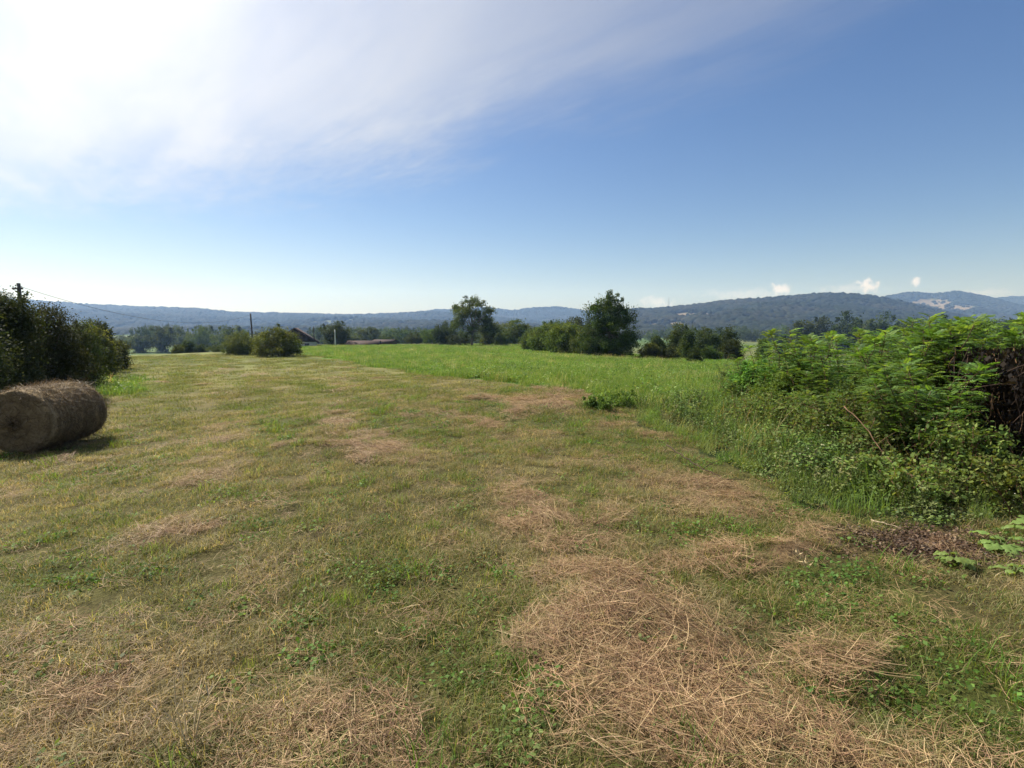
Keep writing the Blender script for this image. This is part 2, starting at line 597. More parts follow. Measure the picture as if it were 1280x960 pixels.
def scatter(name, sources, P, idx, rot, scl, tint, mat_carrier, label, cat):
    """ONE object of ground cover: a mesh of points with the source patches set on them"""
    c = bpy.data.collections.new(name + '_patches')
    for k, me in enumerate(sources):
        o = bpy.data.objects.new('%s_patch_%02d' % (name, k), me)
        c.objects.link(o)
    me = bpy.data.meshes.new(name)
    me.vertices.add(len(P))
    me.vertices.foreach_set('co', np.asarray(P, np.float32).ravel())
    for nm, ty, dat, key in (('idx', 'INT', np.asarray(idx, np.int32), 'value'), ('scl', 'FLOAT', np.asarray(scl, np.float32), 'value'),
                             ('tint', 'FLOAT', np.asarray(tint, np.float32), 'value'), ('rot', 'FLOAT_VECTOR', np.asarray(rot, np.float32).ravel(), 'vector')):
        a = me.attributes.new(nm, ty, 'POINT')
        a.data.foreach_set(key, dat)
    me.update()
    me.materials.append(mat_carrier)
    o = link(name, me)
    ng = bpy.data.node_groups.new(name, 'GeometryNodeTree')
    ng.interface.new_socket('Geometry', in_out='INPUT', socket_type='NodeSocketGeometry')
    ng.interface.new_socket('Geometry', in_out='OUTPUT', socket_type='NodeSocketGeometry')
    gi, go = ng.nodes.new('NodeGroupInput'), ng.nodes.new('NodeGroupOutput')
    ci = ng.nodes.new('GeometryNodeCollectionInfo')
    ci.inputs['Collection'].default_value = c
    ci.inputs['Separate Children'].default_value = True
    ci.inputs['Reset Children'].default_value = True
    ip = ng.nodes.new('GeometryNodeInstanceOnPoints')
    ip.inputs['Pick Instance'].default_value = True

    def na(nm, ty):
        q = ng.nodes.new('GeometryNodeInputNamedAttribute')
        q.data_type = ty
        q.inputs[0].default_value = nm
        return q.outputs[0]
    ng.links.new(gi.outputs[0], ip.inputs['Points'])
    ng.links.new(ci.outputs[0], ip.inputs['Instance'])
    ng.links.new(na('idx', 'INT'), ip.inputs['Instance Index'])
    ng.links.new(na('rot', 'FLOAT_VECTOR'), ip.inputs['Rotation'])
    ng.links.new(na('scl', 'FLOAT'), ip.inputs['Scale'])
    ng.links.new(ip.outputs[0], go.inputs[0])
    md = o.modifiers.new('cover', 'NODES')
    md.node_group = ng
    tag(o, label, cat, kind='stuff')
    return o


def sample_band(r0, r1, dens, half=52):
    a = R(half)
    n = int(a * (r1 * r1 - r0 * r0) * dens)
    r = np.sqrt(rng.uniform(r0 * r0, r1 * r1, n))
    t = rng.uniform(-a, a, n)
    return r * np.sin(t), r * np.cos(t)


def patch_set(fn, k, name, mat):
    return [fn(np.random.default_rng(100 + i)).mesh('%s_%d' % (name, i), mat) for i in range(k)]


GC = [(.11, .165, .032), (.16, .21, .045), (.06, .10, .018), (.22, .21, .075), (.34, .27, .14), (.13, .19, .04)]
SC = [(.31, .20, .105), (.37, .25, .138), (.23, .14, .075), (.13, .075, .042), (.29, .22, .095), (.44, .33, .18)]
HC = [(.085, .17, .028), (.11, .21, .04), (.065, .125, .026)]
MC = [(.11, .225, .032), (.135, .255, .04), (.075, .165, .024), (.20, .27, .08)]
WC = [(.12, .21, .044), (.155, .25, .052), (.085, .155, .034), (.13, .215, .066)]

src = []
src += patch_set(lambda r: blades(130, r, .025, .075, .0038, .15, GC, 1.5), 4, 'short_grass', M['grass'])          # 0-3
src += patch_set(lambda r: herb(42, r, .12, .05, .026, HC), 3, 'clover', M['grass'])                              # 4-6
src += patch_set(lambda r: blades(60, r, .05, .15, .005, .12, GC[:3] + MC[:2], .8), 3, 'tall_tuft', M['grass'])    # 7-9
src += patch_set(lambda r: blades(110, r, .04, .09, .010, .36, [GC[0], GC[1], GC[2], GC[5], (.16, .17, .055)], 1.2, 2), 3, 'far_grass', M['grass'])              # 10-12
PX, PI_, PS, PT = [], [], [], []


def dryness(x, y):
    px, py = proj(x, y, h_base(x, y))
    return blobs(px, py, [(130, 890, 260, 110, 1.5), (430, 945, 280, 60, 1.5), (480, 740, 150, 40, .7), (180, 690, 120, 20, .6), (900, 800, 160, 90, .5)])


def mulch(x, y):
    px, py = proj(x, y, h_base(x, y))
    return blobs(px, py, [(1150, 680, 85, 18, 1.0), (1075, 664, 30, 8, .6), (1235, 700, 50, 14, .7)])


def hollow(x, y):
    px, py = proj(x, y, h_base(x, y))
    return blobs(px, py, [(786, 752, 20, 13, 1.0), (690, 838, 34, 12, .8), (620, 560, 20, 4, .5), (820, 690, 24, 7, .6)])


def put(x, y, idx, s, t):
    PX.append(np.stack([x, y], 1)); PI_.append(idx); PS.append(s); PT.append(t)


for r0, r1, dens in ((1.1, 4, 60), (4, 9, 40), (9, 15, 20)):
    x, y = sample_band(r0, r1, dens, 54)
    hay, grn, me, we = fields(x, y)
    u = rng.uniform(size=len(x))
    keep = (~me) & (~we | (u < .3)) & (u > (hay - .5) * 1.1) & (rng.uniform(size=len(x)) > mulch(x, y) * 1.25) & (hollow(x, y) < .5)
    x, y, hay, grn = x[keep], y[keep], hay[keep], grn[keep]
    n = len(x)
    idx = rng.integers(0, 4, n)
    v = rng.uniform(size=n)
    idx = np.where((v < .32 * grn + .03), rng.integers(4, 7, n), idx)
    idx = np.where((v > .965 - .06 * grn), rng.integers(7, 10, n), idx)
    put(x, y, idx, rng.uniform(.7, 1.2, n) * (1 + .3 * (r0 > 8)), np.where(idx > 3, .35, 1.) * np.clip(.40 - 1.1 * grn + rng.normal(0, .22, n) + .35 * hay + .45 * dryness(x, y), 0, 1))
for r0, r1, dens, s in ((13, 26, 5.5, 1.0), (26, 60, 1.4, 1.5)):
    x, y = sample_band(r0, r1, dens)
    hay, grn, me, we = fields(x, y)
    keep = (~me) & (~we)
    x, y, hay, grn = x[keep], y[keep], hay[keep], grn[keep]
    n = len(x)
    put(x, y, rng.integers(10, 13, n), s * rng.uniform(.7, 1.2, n), np.clip(.27 - .9 * grn + rng.normal(0, .2, n) + .3 * hay, 0, 1))
xy = np.concatenate(PX)
P = np.concatenate([xy, h_ground(xy[:, 0], xy[:, 1])[:, None]], 1)
n = len(P)
P[:, 2] += .02
rot = ground_rot(P[:, 0], P[:, 1], rng.uniform(0, 6.28, n), .05)
scatter('short_grass', src, P, np.concatenate(PI_), rot, np.concatenate(PS), np.concatenate(PT), M['grass'],
        'short mown grass and clover across the hay field', 'grass')
print('short grass patches', n)

# loose hay
src = []
src += patch_set(lambda r: straws(170, r, .03, .17, .0019, .18, .016, SC, .10, 2), 5, 'hay', M['straw'])                    # 0-4
src += patch_set(lambda r: straws(75, r, .03, .12, .0018, .18, .014, SC, .10, 2), 3, 'thin_hay', M['straw'])                # 5-7
src += patch_set(lambda r: straws(90, r, .08, .36, .0021, .2, .022, SC, .14, 4, .6), 3, 'long_hay', M['straw'])        # 8-10
src += patch_set(lambda r: straws(120, r, .08, .32, .007, .4, .015, SC, .15, 2), 3, 'far_hay', M['straw'])              # 11-13
LB = [(.075, .047, .03), (.11, .07, .042), (.05, .034, .024), (.15, .105, .06)]
src += patch_set(lambda r: herb(150, r, .18, .02, .024, LB), 2, 'leaf_litter', M['straw'])                            # 14-15
PX, PI_, PS, PT = [], [], [], []
x, y = sample_band(3, 7, 70, 54)
keep = rng.uniform(size=len(x)) < mulch(x, y) * 1.2 - .15
x, y = x[keep], y[keep]
put(x, y, rng.integers(14, 16, len(x)), rng.uniform(.7, 1.2, len(x)), np.zeros(len(x)))
for r0, r1, dens in ((1.1, 4, 75), (4, 9, 42), (9, 15, 16)):
    x, y = sample_band(r0, r1, dens, 54)
    hay, grn, me, we = fields(x, y)
    u = rng.uniform(size=len(x))
    keep = (~me) & (~we | (u < .02)) & (rng.uniform(size=len(x)) > mulch(x, y) * .8) & (rng.uniform(size=len(x)) > hollow(x, y) * 1.5) & (u < sstep(.1, .9, hay) * .95 + .15)
    x, y, hay = x[keep], y[keep], hay[keep]
    n = len(x)
    idx = np.where(hay < .45, rng.integers(5, 8, n), rng.integers(0, 5, n))
    idx = np.where((hay > .7) & (rng.uniform(size=n) < .35), rng.integers(8, 11, n), idx)
    put(x, y, idx, rng.uniform(.7, 1.25, n) * (1 + .35 * (r0 > 8)), np.zeros(n))
for r0, r1, dens, s in ((13, 26, 1.6, 1.0), (26, 50, .2, 1.3)):
    x, y = sample_band(r0, r1, dens)
    hay, grn, me, we = fields(x, y)
    u = rng.uniform(size=len(x))
    keep = (~me) & (~we) & (u < sstep(.3, .9, hay) + .05)
    x, y = x[keep], y[keep]
    n = len(x)
    put(x, y, rng.integers(11, 14, n), s * rng.uniform(.7, 1.2, n), np.zeros(n))
xy = np.concatenate(PX)
P = np.concatenate([xy, h_ground(xy[:, 0], xy[:, 1])[:, None]], 1)
n = len(P)
P[:, 2] += .022
rot = ground_rot(P[:, 0], P[:, 1], np.where((np.concatenate(PI_) > 7) & (np.concatenate(PI_) < 11), rng.normal(2.1, .8, n), rng.uniform(0, 6.28, n)), .09)
scatter('loose_hay', src, P, np.concatenate(PI_), rot, np.concatenate(PS), np.concatenate(PT), M['straw'],
        'dry mown hay lying in loose drifts on the field', 'hay')
print('hay patches', n)

# the uncut meadow
src = []
src += patch_set(lambda r: blades(70, r, .12, .36, .008, .22, MC, .7), 4, 'meadow', M['grass'])
src += patch_set(lambda r: blades(80, r, .08, .22, .02, .45, MC, .8, 2), 3, 'far_meadow', M['grass'])
src += patch_set(lambda r: herb(46, r, .25, .3, .06, MC + WC), 2, 'meadow_herb', M['grass'])
src += patch_set(lambda r: blades(16, r, .25, .48, .009, .4, [(.42, .36, .18), (.34, .32, .14), (.5, .47, .32)], .5), 2, 'seed_head', M['grass'])
PX, PI_, PS, PT = [], [], [], []
for r0, r1, dens, lo, hi, s in ((8, 22, 16, 0, 4, 1), (20, 45, 5.5, 4, 7, 1), (45, 130, 1.5, 4, 7, 1.25)):
    x, y = sample_band(r0, r1, dens, 46)
    hay, grn, me, we = fields(x, y)
    keep = me
    x, y = x[keep], y[keep]
    n = len(x)
    idx = rng.integers(lo, hi, n)
    if r0 < 30:
        idx = np.where(rng.uniform(size=n) < .2, rng.integers(7, 9, n), idx)
    pn = fbm(x / 4, y / 7, 88, 3)
    idx = np.where(rng.uniform(size=n) < .02 + .10 * sstep(.5, .7, pn), rng.integers(9, 11, n), idx)
    put(x, y, idx, s * rng.uniform(.6, 1.15, n) * (.75 + .6 * fbm(x / 5 + 40, y / 5, 89, 2)), np.clip(rng.normal(-.18, .2, n) + .9 * (pn - .5), 0, .6))
xy = np.concatenate(PX)
P = np.concatenate([xy, h_ground(xy[:, 0], xy[:, 1])[:, None]], 1)
n = len(P)
rot = np.stack([rng.normal(0, .06, n), rng.normal(0, .06, n), rng.uniform(0, 6.28, n)], 1)
scatter('meadow_grass', src, P, np.concatenate(PI_), rot, np.concatenate(PS), np.concatenate(PT), M['grass'],
        'tall bright green grass of the uncut meadow', 'grass')
print('meadow', n)


# weeds on the bank before the thicket
def weed_patch(r, n=9, h=.5, leaf=.055):
    g = Geo()
    for _ in range(n):
        a, q = r.uniform(0, 6.28), .22 * math.sqrt(r.uniform())
        p = np.array([q * math.cos(a), q * math.sin(a), -.02])
        H = h * r.uniform(.4, 1.1)
        d = np.array([r.normal(0, .22), r.normal(0, .22), 1.])
        ts = np.linspace(0, 1, 4)
        pts = p + d * H * ts[:, None] + np.array([r.normal(0, .08), r.normal(0, .08), -.06]) * H * (ts ** 2)[:, None]
        g.tube(pts, [.004, .003, .003, .0015], (.06, .09, .03), 3, False)
        m = int(r.integers(9, 16))
        t = r.uniform(.25, 1, m)
        Pp = p + d * H * t[:, None] + np.array([0, 0, -.06]) * H * (t ** 2)[:, None]
        an = np.arange(m) * 2.4 + r.uniform(0, 6)
        A = unit(np.stack([np.cos(an), np.sin(an), r.normal(.15, .3, m)], 1))
        N = unit(np.array([0, 0, 1.]) + r.normal(0, .3, (m, 3)) - A * .2)
        L_ = leaf * r.uniform(.6, 1.25, m)
        c = np.asarray(WC)[r.integers(0, 4, m)] * r.uniform(.7, 1.3, (m, 1))
        g.leaves(Pp, A, N, L_, L_ * .5, c)
    return g


src = []
src += patch_set(lambda r: weed_patch(r), 4, 'weed', M['grass'])                                                    # 0-3
src += patch_set(lambda r: blades(70, r, .15, .45, .007, .2, WC + MC[:2], .8), 3, 'weed_grass', M['grass'])         # 4-6
src += patch_set(lambda r: herb(60, r, .22, .16, .05, WC), 3, 'low_weed', M['grass'])                               # 7-9
src += patch_set(lambda r: weed_patch(r, 12, .42, .035), 2, 'fine_weed', M['grass'])                                # 10-11
src += patch_set(lambda r: blades(22, r, .3, .75, .005, .2, [(.36, .28, .14), (.26, .20, .10), (.42, .36, .2)], .6), 2, 'dry_weed', M['grass'])   # 12-13
src += patch_set(lambda r: herb(26, r, .2, .55, .022, [(.6, .6, .5), (.5, .52, .3)], weed_patch(r, 6, .5, .045)), 2, 'flower_weed', M['grass'])           # 14-15
x, y = sample_band(3.3, 20, 34, 50)
hay, grn, me, we = fields(x, y)
px, py = proj(x, y, h_base(x, y))
keep = we & ~((px > 1330))
x, y, px, py = x[keep], y[keep], px[keep], py[keep]
n = len(x)
z = h_ground(x, y)
we_edge = np.interp(px, [730, 760, 800, 850, 940, 1000, 1060, 1160, 1230, 1300, 1500], [490, 505, 530, 558, 602, 640, 658, 668, 650, 655, 700])
dep = np.clip((we_edge - py) / 60, 0, 1)
idx = rng.integers(0, 12, n)
idx = np.where(dep < .3, rng.integers(4, 10, n), idx)
v = rng.uniform(size=n)
pn = fbm(x / 1.2, y / 1.2, 99, 3)
idx = np.where(v < .05, rng.integers(12, 14, n), idx)
idx = np.where((v > .93) & (pn > .5), rng.integers(14, 16, n), idx)
scl = (.45 + .65 * dep) * rng.uniform(.75, 1.2, n)
rot = np.stack([rng.normal(0, .1, n), rng.normal(0, .1, n), rng.uniform(0, 6.28, n)], 1)
scatter('weeds', src, np.stack([x, y, z], 1), idx, rot, scl, np.clip(rng.normal(-.1, .2, n) + .25 * (1 - dep), 0, .7), M['grass'],
        'rank green weeds and nettles on the bank before the thicket', 'weeds')
print('weeds', n)


# ------------------------------------------------------------------ trees and bushes
def crown_geo(bl, clumps, per, cr, leaf, cols, r, shell=.45, up=.7, flat=.75, dome=False, shoots=0):
    g = Geo()
    bl = np.asarray(bl, float)
    w = (bl[:, 3] * bl[:, 4] * bl[:, 5]) ** .5
    k = r.choice(len(bl), clumps, p=w / w.sum())
    d = rdir(clumps, r)
    if dome:
        d[:, 2] = np.where(d[:, 2] < -.2, -d[:, 2], d[:, 2])
    q = r.uniform(0, 1, clumps) ** shell
    Cc = bl[k, :3] + d * bl[k, 3:6] * q[:, None]
    Cc[:, 2] = np.maximum(Cc[:, 2], cr * .3)
    crs = cr * r.uniform(.6, 1.3, clumps)
    ci = np.repeat(np.arange(clumps), per)
    n = len(ci)
    off = r.normal(0, .5, (n, 3)) * np.array([1, 1, flat])
    P = Cc[ci] + off * crs[ci][:, None]
    P[:, 2] = np.maximum(P[:, 2], .03)
    A, N = rand_leaf_frames(n, r, up)
    top = np.where(Cc[:, 2] > np.quantile(Cc[:, 2], .72))[0]
    for q in r.choice(top, min(shoots, len(top)), replace=False):       # leafy shoots standing out of the top
        sel = np.where(ci == q)[0]
        hgt = r.uniform(.04, .12)
        tt = r.uniform(0, 1, len(sel))
        P[sel] = Cc[q] + np.stack([r.normal(0, .012, len(sel)), r.normal(0, .012, len(sel)), tt * hgt + cr * .3], 1) + np.outer(tt, [r.normal(0, .03), r.normal(0, .03), 0])
    cc = np.asarray(cols)[r.integers(0, len(cols), clumps)] * r.uniform(.8, 1.25, (clumps, 1))
    c = cc[ci] * r.uniform(.75, 1.3, (n, 1))
    L_ = leaf * r.uniform(.6, 1.3, n)
    g.leaves(P, A, N, L_, L_ * .62, c)
    return g, Cc


def limbs_geo(base_r, fork, Cc, r, n=14, C=(1, 1, 1)):
    """tapered trunk, then limbs reaching into the clumps"""
    g = Geo()
    fork = np.asarray(fork, float)
    ts = np.linspace(0, 1, 5)
    tr = np.stack([fork[0] * ts + .05 * base_r * np.sin(5 * ts), fork[1] * ts, fork[2] * ts - .05 * (ts == 0)], 1)
    g.tube(tr, np.linspace(base_r * 1.25, base_r * .8, 5), C, 8, False)
    for c in Cc[r.choice(len(Cc), min(n, len(Cc)), replace=False)]:
        s = tr[-1] if r.uniform() < .6 else tr[3]
        m = (s + c) / 2 + r.normal(0, .08, 3) * np.linalg.norm(c - s) + np.array([0, 0, .08 * np.linalg.norm(c - s)])
        t = np.linspace(0, 1, 6)[:, None]
        pts = (1 - t) ** 2 * s + 2 * t * (1 - t) * m + t ** 2 * c
        g.tube(pts, np.linspace(base_r * .5, base_r * .07, 6), C, 5, False)
    return g


HD = [(.024, .036, .014), (.032, .046, .017), (.04, .05, .02)]
DK = [(.03, .052, .017), (.042, .068, .02), (.055, .078, .024)]
MD = [(.055, .095, .024), (.07, .115, .028), (.085, .12, .032)]
LT = [(.065, .10, .025), (.08, .115, .03), (.055, .09, .022)]
OL = [(.078, .108, .03), (.098, .125, .036), (.06, .088, .024)]

_cache = {}


def plant(kind, px, top, Y, width, name, label, cat, group=None, seed=0, bl=None, clumps=70, per=90, cr=.12, leaf=.035, cols=MD, shell=.45,
          trunk=.035, fork=.35, limbs=12, dome=False, key=None, depth=1.0, base=None, crown_name='crown', up=.7, mat='leaf', shoots=4):
    """a tree or bush as wide as `width` photograph pixels whose top stands at pixel row `top`, Y metres away. Blobs are in units of its height."""
    p = at(px, top, Y)
    zb = float(h_base(p[0], p[1])) if base is None else base
    H = max(p[2] - zb, .4)
    W = width / F * Y
    ky = key or (name, seed, label)
    if ky not in _cache:
        r = np.random.default_rng(seed + 11)
        asp = W / H
        if bl is None:
            bl = [(0, 0, .55, .5, .5, .45)]
        B = np.array(bl, float)
        B[:, [0, 3]] *= asp
        B[:, [1, 4]] *= asp * depth
        g, Cc = crown_geo(B, clumps, per, cr, leaf, cols, r, shell, up, dome=dome, shoots=shoots)
        cm = g.mesh(name + '_' + crown_name, M[mat])
        t = limbs_geo(trunk, (r.normal(0, .02), r.normal(0, .02), fork), Cc, r, limbs).mesh(name + '_trunk', M['bark'], True)
        _cache[ky] = (cm, t, asp)
    cm, t, asp = _cache[ky]
    s = H
    sx = (W / H) / asp
    e = bpy.data.objects.new(name, None)
    COL.objects.link(e)
    e.empty_display_size = .3
    e.location = (p[0], p[1], zb)
    e.scale = (s * sx, s * sx, s)
    tag(e, label, cat, group)
    link(crown_name, cm, e)
    link('trunk' if name.endswith('tree') else 'stems', t, e)
    return e


BUSH = [(0, 0, .09, .42, .42, .1), (0, 0, .09, .36, .36, .1), (0, 0, .16, .47, .47, .2), (-.22, 0, .14, .24, .32, .15), (.22, 0, .14, .24, .32, .15), (0, 0, .42, .42, .46, .56), (.08, 0, .6, .3, .34, .38), (-.25, .05, .3, .28, .4, .4), (.25, -.05, .3, .28, .4, .42)]
# --- left hedge, close
HG = 'bushes of the dark hedge on the left'
plant('b', -16, 359, 13.5, 80, 'hedge_bush', 'tallest dark green bush of the left hedge, rising behind the hay bale', 'bush', HG, 1, [(0, 0, .16, .47, .47, .2), (-.27, 0, .15, .26, .32, .16), (.27, 0, .15, .26, .32, .16), (0, 0, .45, .5, .5, .52), (-.2, 0, .7, .25, .3, .3), (.2, .1, .62, .25, .3, .3)], 380, 130, .12, .019, HD, .4, .02, .3, 16, True, mat='bush')
plant('b', 52, 376, 15.5, 84, 'hedge_bush', 'dark rounded bush of the left hedge, second from the picture edge', 'bush', HG, 2, BUSH, 330, 120, .12, .02, HD, .4, .02, .3, 16, True, mat='bush')
plant('b', 92, 398, 19, 54, 'hedge_bush', 'dark leafy bush of the left hedge with a flat top', 'bush', HG, 3, BUSH, 280, 110, .12, .023, HD + MD, .4, .02, .3, 14, True, mat='bush')
plant('b', 118, 409, 23, 38, 'hedge_bush', 'paler olive bush near the far end of the left hedge', 'bush', HG, 4, BUSH, 170, 80, .13, .04, OL, .4, .02, .3, 12, True, mat='bush')
plant('b', 118, 401, 27, 38, 'hedge_bush', 'dark spreading bush rising behind the olive bush of the left hedge', 'bush', HG, 6, BUSH, 170, 80, .13, .04, HD, .4, .02, .3, 12, True, mat='bush')
plant('b', 143, 424, 29, 34, 'hedge_bush', 'lowest bush, tapering off at the far end of the left hedge', 'bush', HG, 5, BUSH, 120, 70, .16, .06, HD + OL, .4, .02, .3, 10, True, mat='bush')
plant('b', -70, 366, 11.5, 120, 'hedge_bush', 'dark bush of the left hedge at the very picture edge', 'bush', HG, 8, BUSH, 280, 110, .12, .02, HD, .4, .02, .3, 12, True, mat='bush')

# --- the bushes at the end of the mown strip
plant('b', 297, 414, 50, 38, 'round_bush', 'smaller olive bush beside the larger dark round bush on the field', 'bush', None, 21, BUSH, 150, 90, .14, .045, OL, .42, .02, .3, 10, True, mat='bush')
plant('b', 322, 414, 52, 32, 'round_bush', 'olive bush wedged between the small bush and the dark round bush', 'bush', None, 24, BUSH, 130, 90, .14, .045, OL + DK, .42, .02, .3, 10, True, mat='bush')
plant('b', 346, 408, 47, 60, 'round_bush', 'large rounded bush with a dark face standing alone on the mown field', 'bush', None, 22, BUSH, 240, 100, .14, .045, OL + MD, .42, .02, .3, 12, True, mat='bush')
for i, (px, top, w, Y, lb) in enumerate(((222, 431, 16, 64, 'low grey-green bush at the left edge of the field crest'), (235, 424, 16, 66, 'dark pointed bush on the field crest left of the olive bushes'), (250, 430, 18, 66, 'low dark bush beside the pointed bush on the field crest'),
                                          (270, 430, 22, 64, 'pale green low bush just left of the small olive bush'))):
    plant('b', px, top, Y, w, 'field_bush', lb, 'bush', None, 31 + i, BUSH, 60, 70, .2, .09, [LT, DK, DK, OL][i], .42, .02, .3, 8, True, mat='bush')

# --- trees of the middle distance
OPEN = [(0, 0, .78, .28, .3, .2), (-.12, 0, .6, .3, .3, .18), (.18, .1, .55, .32, .3, .16), (-.32, 0, .42, .2, .3, .14), (.36, 0, .36, .2, .25, .18), (0, 0, .3, .3, .3, .2), (.03, 0, .92, .14, .14, .08), (-.3, .1, .72, .14, .2, .08), (.33, 0, .68, .13, .2, .08)]
plant('t', 589, 368, 102, 62, 'open_tree', 'tallest open-crowned tree standing alone near the middle of the skyline', 'tree', None, 41, OPEN, 170, 90, .075, .026, DK + MD, .6, .022, .35, 22)
TALL = [(0, 0, .16, .5, .5, .2), (-.25, .1, .2, .28, .3, .2), (.25, -.1, .2, .25, .3, .2), (0, 0, .35, .5, .5, .38), (-.08, 0, .62, .38, .4, .3), (.12, 0, .68, .3, .34, .26), (-.2, 0, .78, .18, .2, .16), (.02, 0, .85, .22, .25, .13)]
e = plant('t', 763, 368, 47, 72, 'bushy_tree', 'big dense bushy tree at the end of the hedge, ragged top above the ridge', 'tree', None, 42, TALL, 380, 110, .085, .024, DK + MD, .5, .03, .4, 22, depth=.9, shoots=26)
for i, (px, top, w, Y, cols, lb) in enumerate((
        (682, 404, 44, 58, MD, 'leafy green bush at the left end of the hedge before the bushy tree'),
        (708, 400, 52, 53, MD, 'bush of the hedge with thin shoots sticking up from its top'),
        (734, 406, 42, 49.5, MD + DK, 'bush tucked against the left side of the big bushy tree'),
        (666, 412, 34, 66, MD, 'rounded bush where the hedge begins behind the meadow'))):
    plant('b', px, top, Y, w, 'hedge_shrub', lb, 'bush', 'bushes of the hedge in the middle', 51 + i, BUSH, 170, 90, .14, .05, cols, .42, .02, .3, 10, True, mat='bush')

ROUND = [(0, 0, .2, .42, .42, .22), (0, 0, .6, .5, .5, .38), (-.2, 0, .45, .3, .35, .3), (.22, .05, .48, .28, .35, .32)]
mid = [  # px, top, width, Y, cols, label
    (418, 401, 36, 118, DK, 'dark round tree behind the pale pole by the house'),
    (556, 402, 30, 112, DK, 'short dark tree leaning into the left side of the tall open tree'),
    (612, 400, 26, 110, OL, 'thin pale tree on the right flank of the tall open tree'),
    (642, 397, 36, 125, MD, 'rounded mid-green tree right of the tall open tree'),
    (664, 405, 26, 135, MD, 'small green tree behind the left end of the hedge'),
    (516, 414, 26, 128, DK, 'low dark tree left of the short dark tree'),
    (540, 410, 30, 122, MD, 'bushy green tree between the low dark tree and the open tree'),
    (484, 417, 24, 150, DK, 'little dark tree behind the shed with the stacked top'),
    (460, 409, 34, 210, DK, 'hazy round tree rising behind the low brown roof'),
    (437, 414, 26, 190, MD, 'hazy green tree between the dark round tree and the brown roof'),
    (500, 411, 30, 230, MD, 'hazy far tree left of the low dark tree'),
    (690, 398, 34, 150, MD, 'tall hazy tree just behind the hedge in the middle'),
    (715, 395, 30, 140, DK, 'tree peeping over the hedge left of the big bushy tree'),
    (626, 412, 24, 108, MD, 'low green bush-like tree under the rounded mid-green tree'),
    (575, 415, 40, 105, DK, 'low spreading tree at the foot of the tall open tree')]
for i, (px, top, w, Y, cols, lb) in enumerate(mid):
    plant('t', px, top, Y, w, 'field_tree', lb, 'tree', 'trees behind the meadow', 61 + i, ROUND, 130, 80, .13, .05, cols, .5, .03, .3, 10)

# --- right of the bushy tree
right = [
    ('tree', 848, 402, 26, 72, DK, 'slender grey-green tree left of the dark tree group'),
    ('tree', 884, 405, 34, 64, DK, 'dark tree, larger left one of the pair at the right end of the low bushes'),
    ('tree', 908, 408, 30, 66, DK, 'dark tree, right one of the pair at the right end of the low bushes'),
    ('shrub', 915, 424, 30, 56, DK, 'dark shrub under the right tree of the dark pair'),
    ('shrub', 812, 428, 26, 47, OL, 'olive shrub just right of the big bushy tree'),
    ('shrub', 835, 431, 32, 46, DK, 'low broad dark shrub at the edge of the meadow'),
    ('shrub', 858, 425, 24, 52, OL, 'olive shrub between the low dark shrub and the small pointed bush'),
    ('shrub', 868, 434, 20, 40.5, DK, 'small dark bush standing out in front, on the meadow edge'),
    ('shrub', 820, 420, 24, 60, DK, 'shrub rising behind the olive shrub near the bushy tree'),
    ('shrub', 888, 432, 26, 50, MD, 'green shrub at the foot of the dark pair of trees'),
    ('shrub', 955, 421, 10, 60, MD, 'small sapling-like bush alone in the far field left of the thicket'),
    ('shrub', 861, 412, 7, 50, DK, 'narrow dark upright bush before the slender tree')]
for i, (k, px, top, w, Y, cols, lb) in enumerate(right):
    if k == 'tree':
        plant('t', px, top, Y, w, 'dark_tree', lb, 'tree', None, 81 + i, ROUND, 110, 85, .12, .04, cols, .5, .03, .3, 12)
    else:
        plant('b', px, top, Y, w, 'field_shrub', lb, 'bush', 'shrubs along the right edge of the meadow', 81 + i, BUSH, 110, 80, .16, .06, cols, .42, .02, .3, 8, True, mat='bush')

# --- hazy trees far away: three meshes shared by all
lr = random.Random(5)
far_sets = [('hazy tree in the wood below the left ridge', 'trees in the wood below the left ridge',
             [(150 + 9.5 * i + lr.uniform(-3, 3), 404 + lr.uniform(0, 14) + (4 if i < 3 else 0), lr.uniform(26, 36), 235 + lr.uniform(-20, 70)) for i in range(17)]),
            ('hazy tree in the tree line at the foot of the dark right-hand hill', 'trees at the foot of the dark right-hand hill',
             [(800 + 11 * i + lr.uniform(-4, 4), 408 + lr.uniform(-3, 5), lr.uniform(16, 26), 420 + lr.uniform(-40, 140)) for i in range(44)]),
            ('hazy tree in the belt of trees beyond the meadow', 'trees in the belt beyond the meadow',
             [(395 + 12 * i + lr.uniform(-4, 4), 410 + lr.uniform(-3, 6), lr.uniform(30, 42), 240 + lr.uniform(-20, 120)) for i in range(28)])]
far_big = [(1006, 398, 24, 230, 'dark round tree standing out above the left part of the thicket'), (1028, 396, 22, 250, 'dark tree right of the lone round tree above the thicket'),
           (1062, 390, 34, 260, 'tall dark tree above the middle of the thicket'), (1108, 392, 40, 255, 'broad dark tree in the row above the thicket'),
           (1136, 396, 30, 270, 'smaller dark tree at the right end of the row above the thicket'), (978, 412, 14, 210, 'small dark tree left of the lone round tree, by the pale far field'),
           (1085, 396, 30, 280, 'hazy dark tree filling the gap in the row above the thicket'), (1180, 395, 34, 240, 'dark tree half hidden behind the highest locust sprays'), (1225, 392, 34, 230, 'dark tree above the thicket near the right picture edge'), (1265, 394, 34, 225, 'last dark tree above the thicket at the right picture edge')]
for lb, gp, L_ in far_sets:
    for i, (px, top, w, Y) in enumerate(L_):
        plant('t', px, top, Y, w, 'far_tree', lb, 'tree', gp, 201 + i % 3, ROUND, 110, 60, .14, .065, [DK, MD, DK + MD][i % 3], .5, .03, .3, 6, key=('far', i % 3))
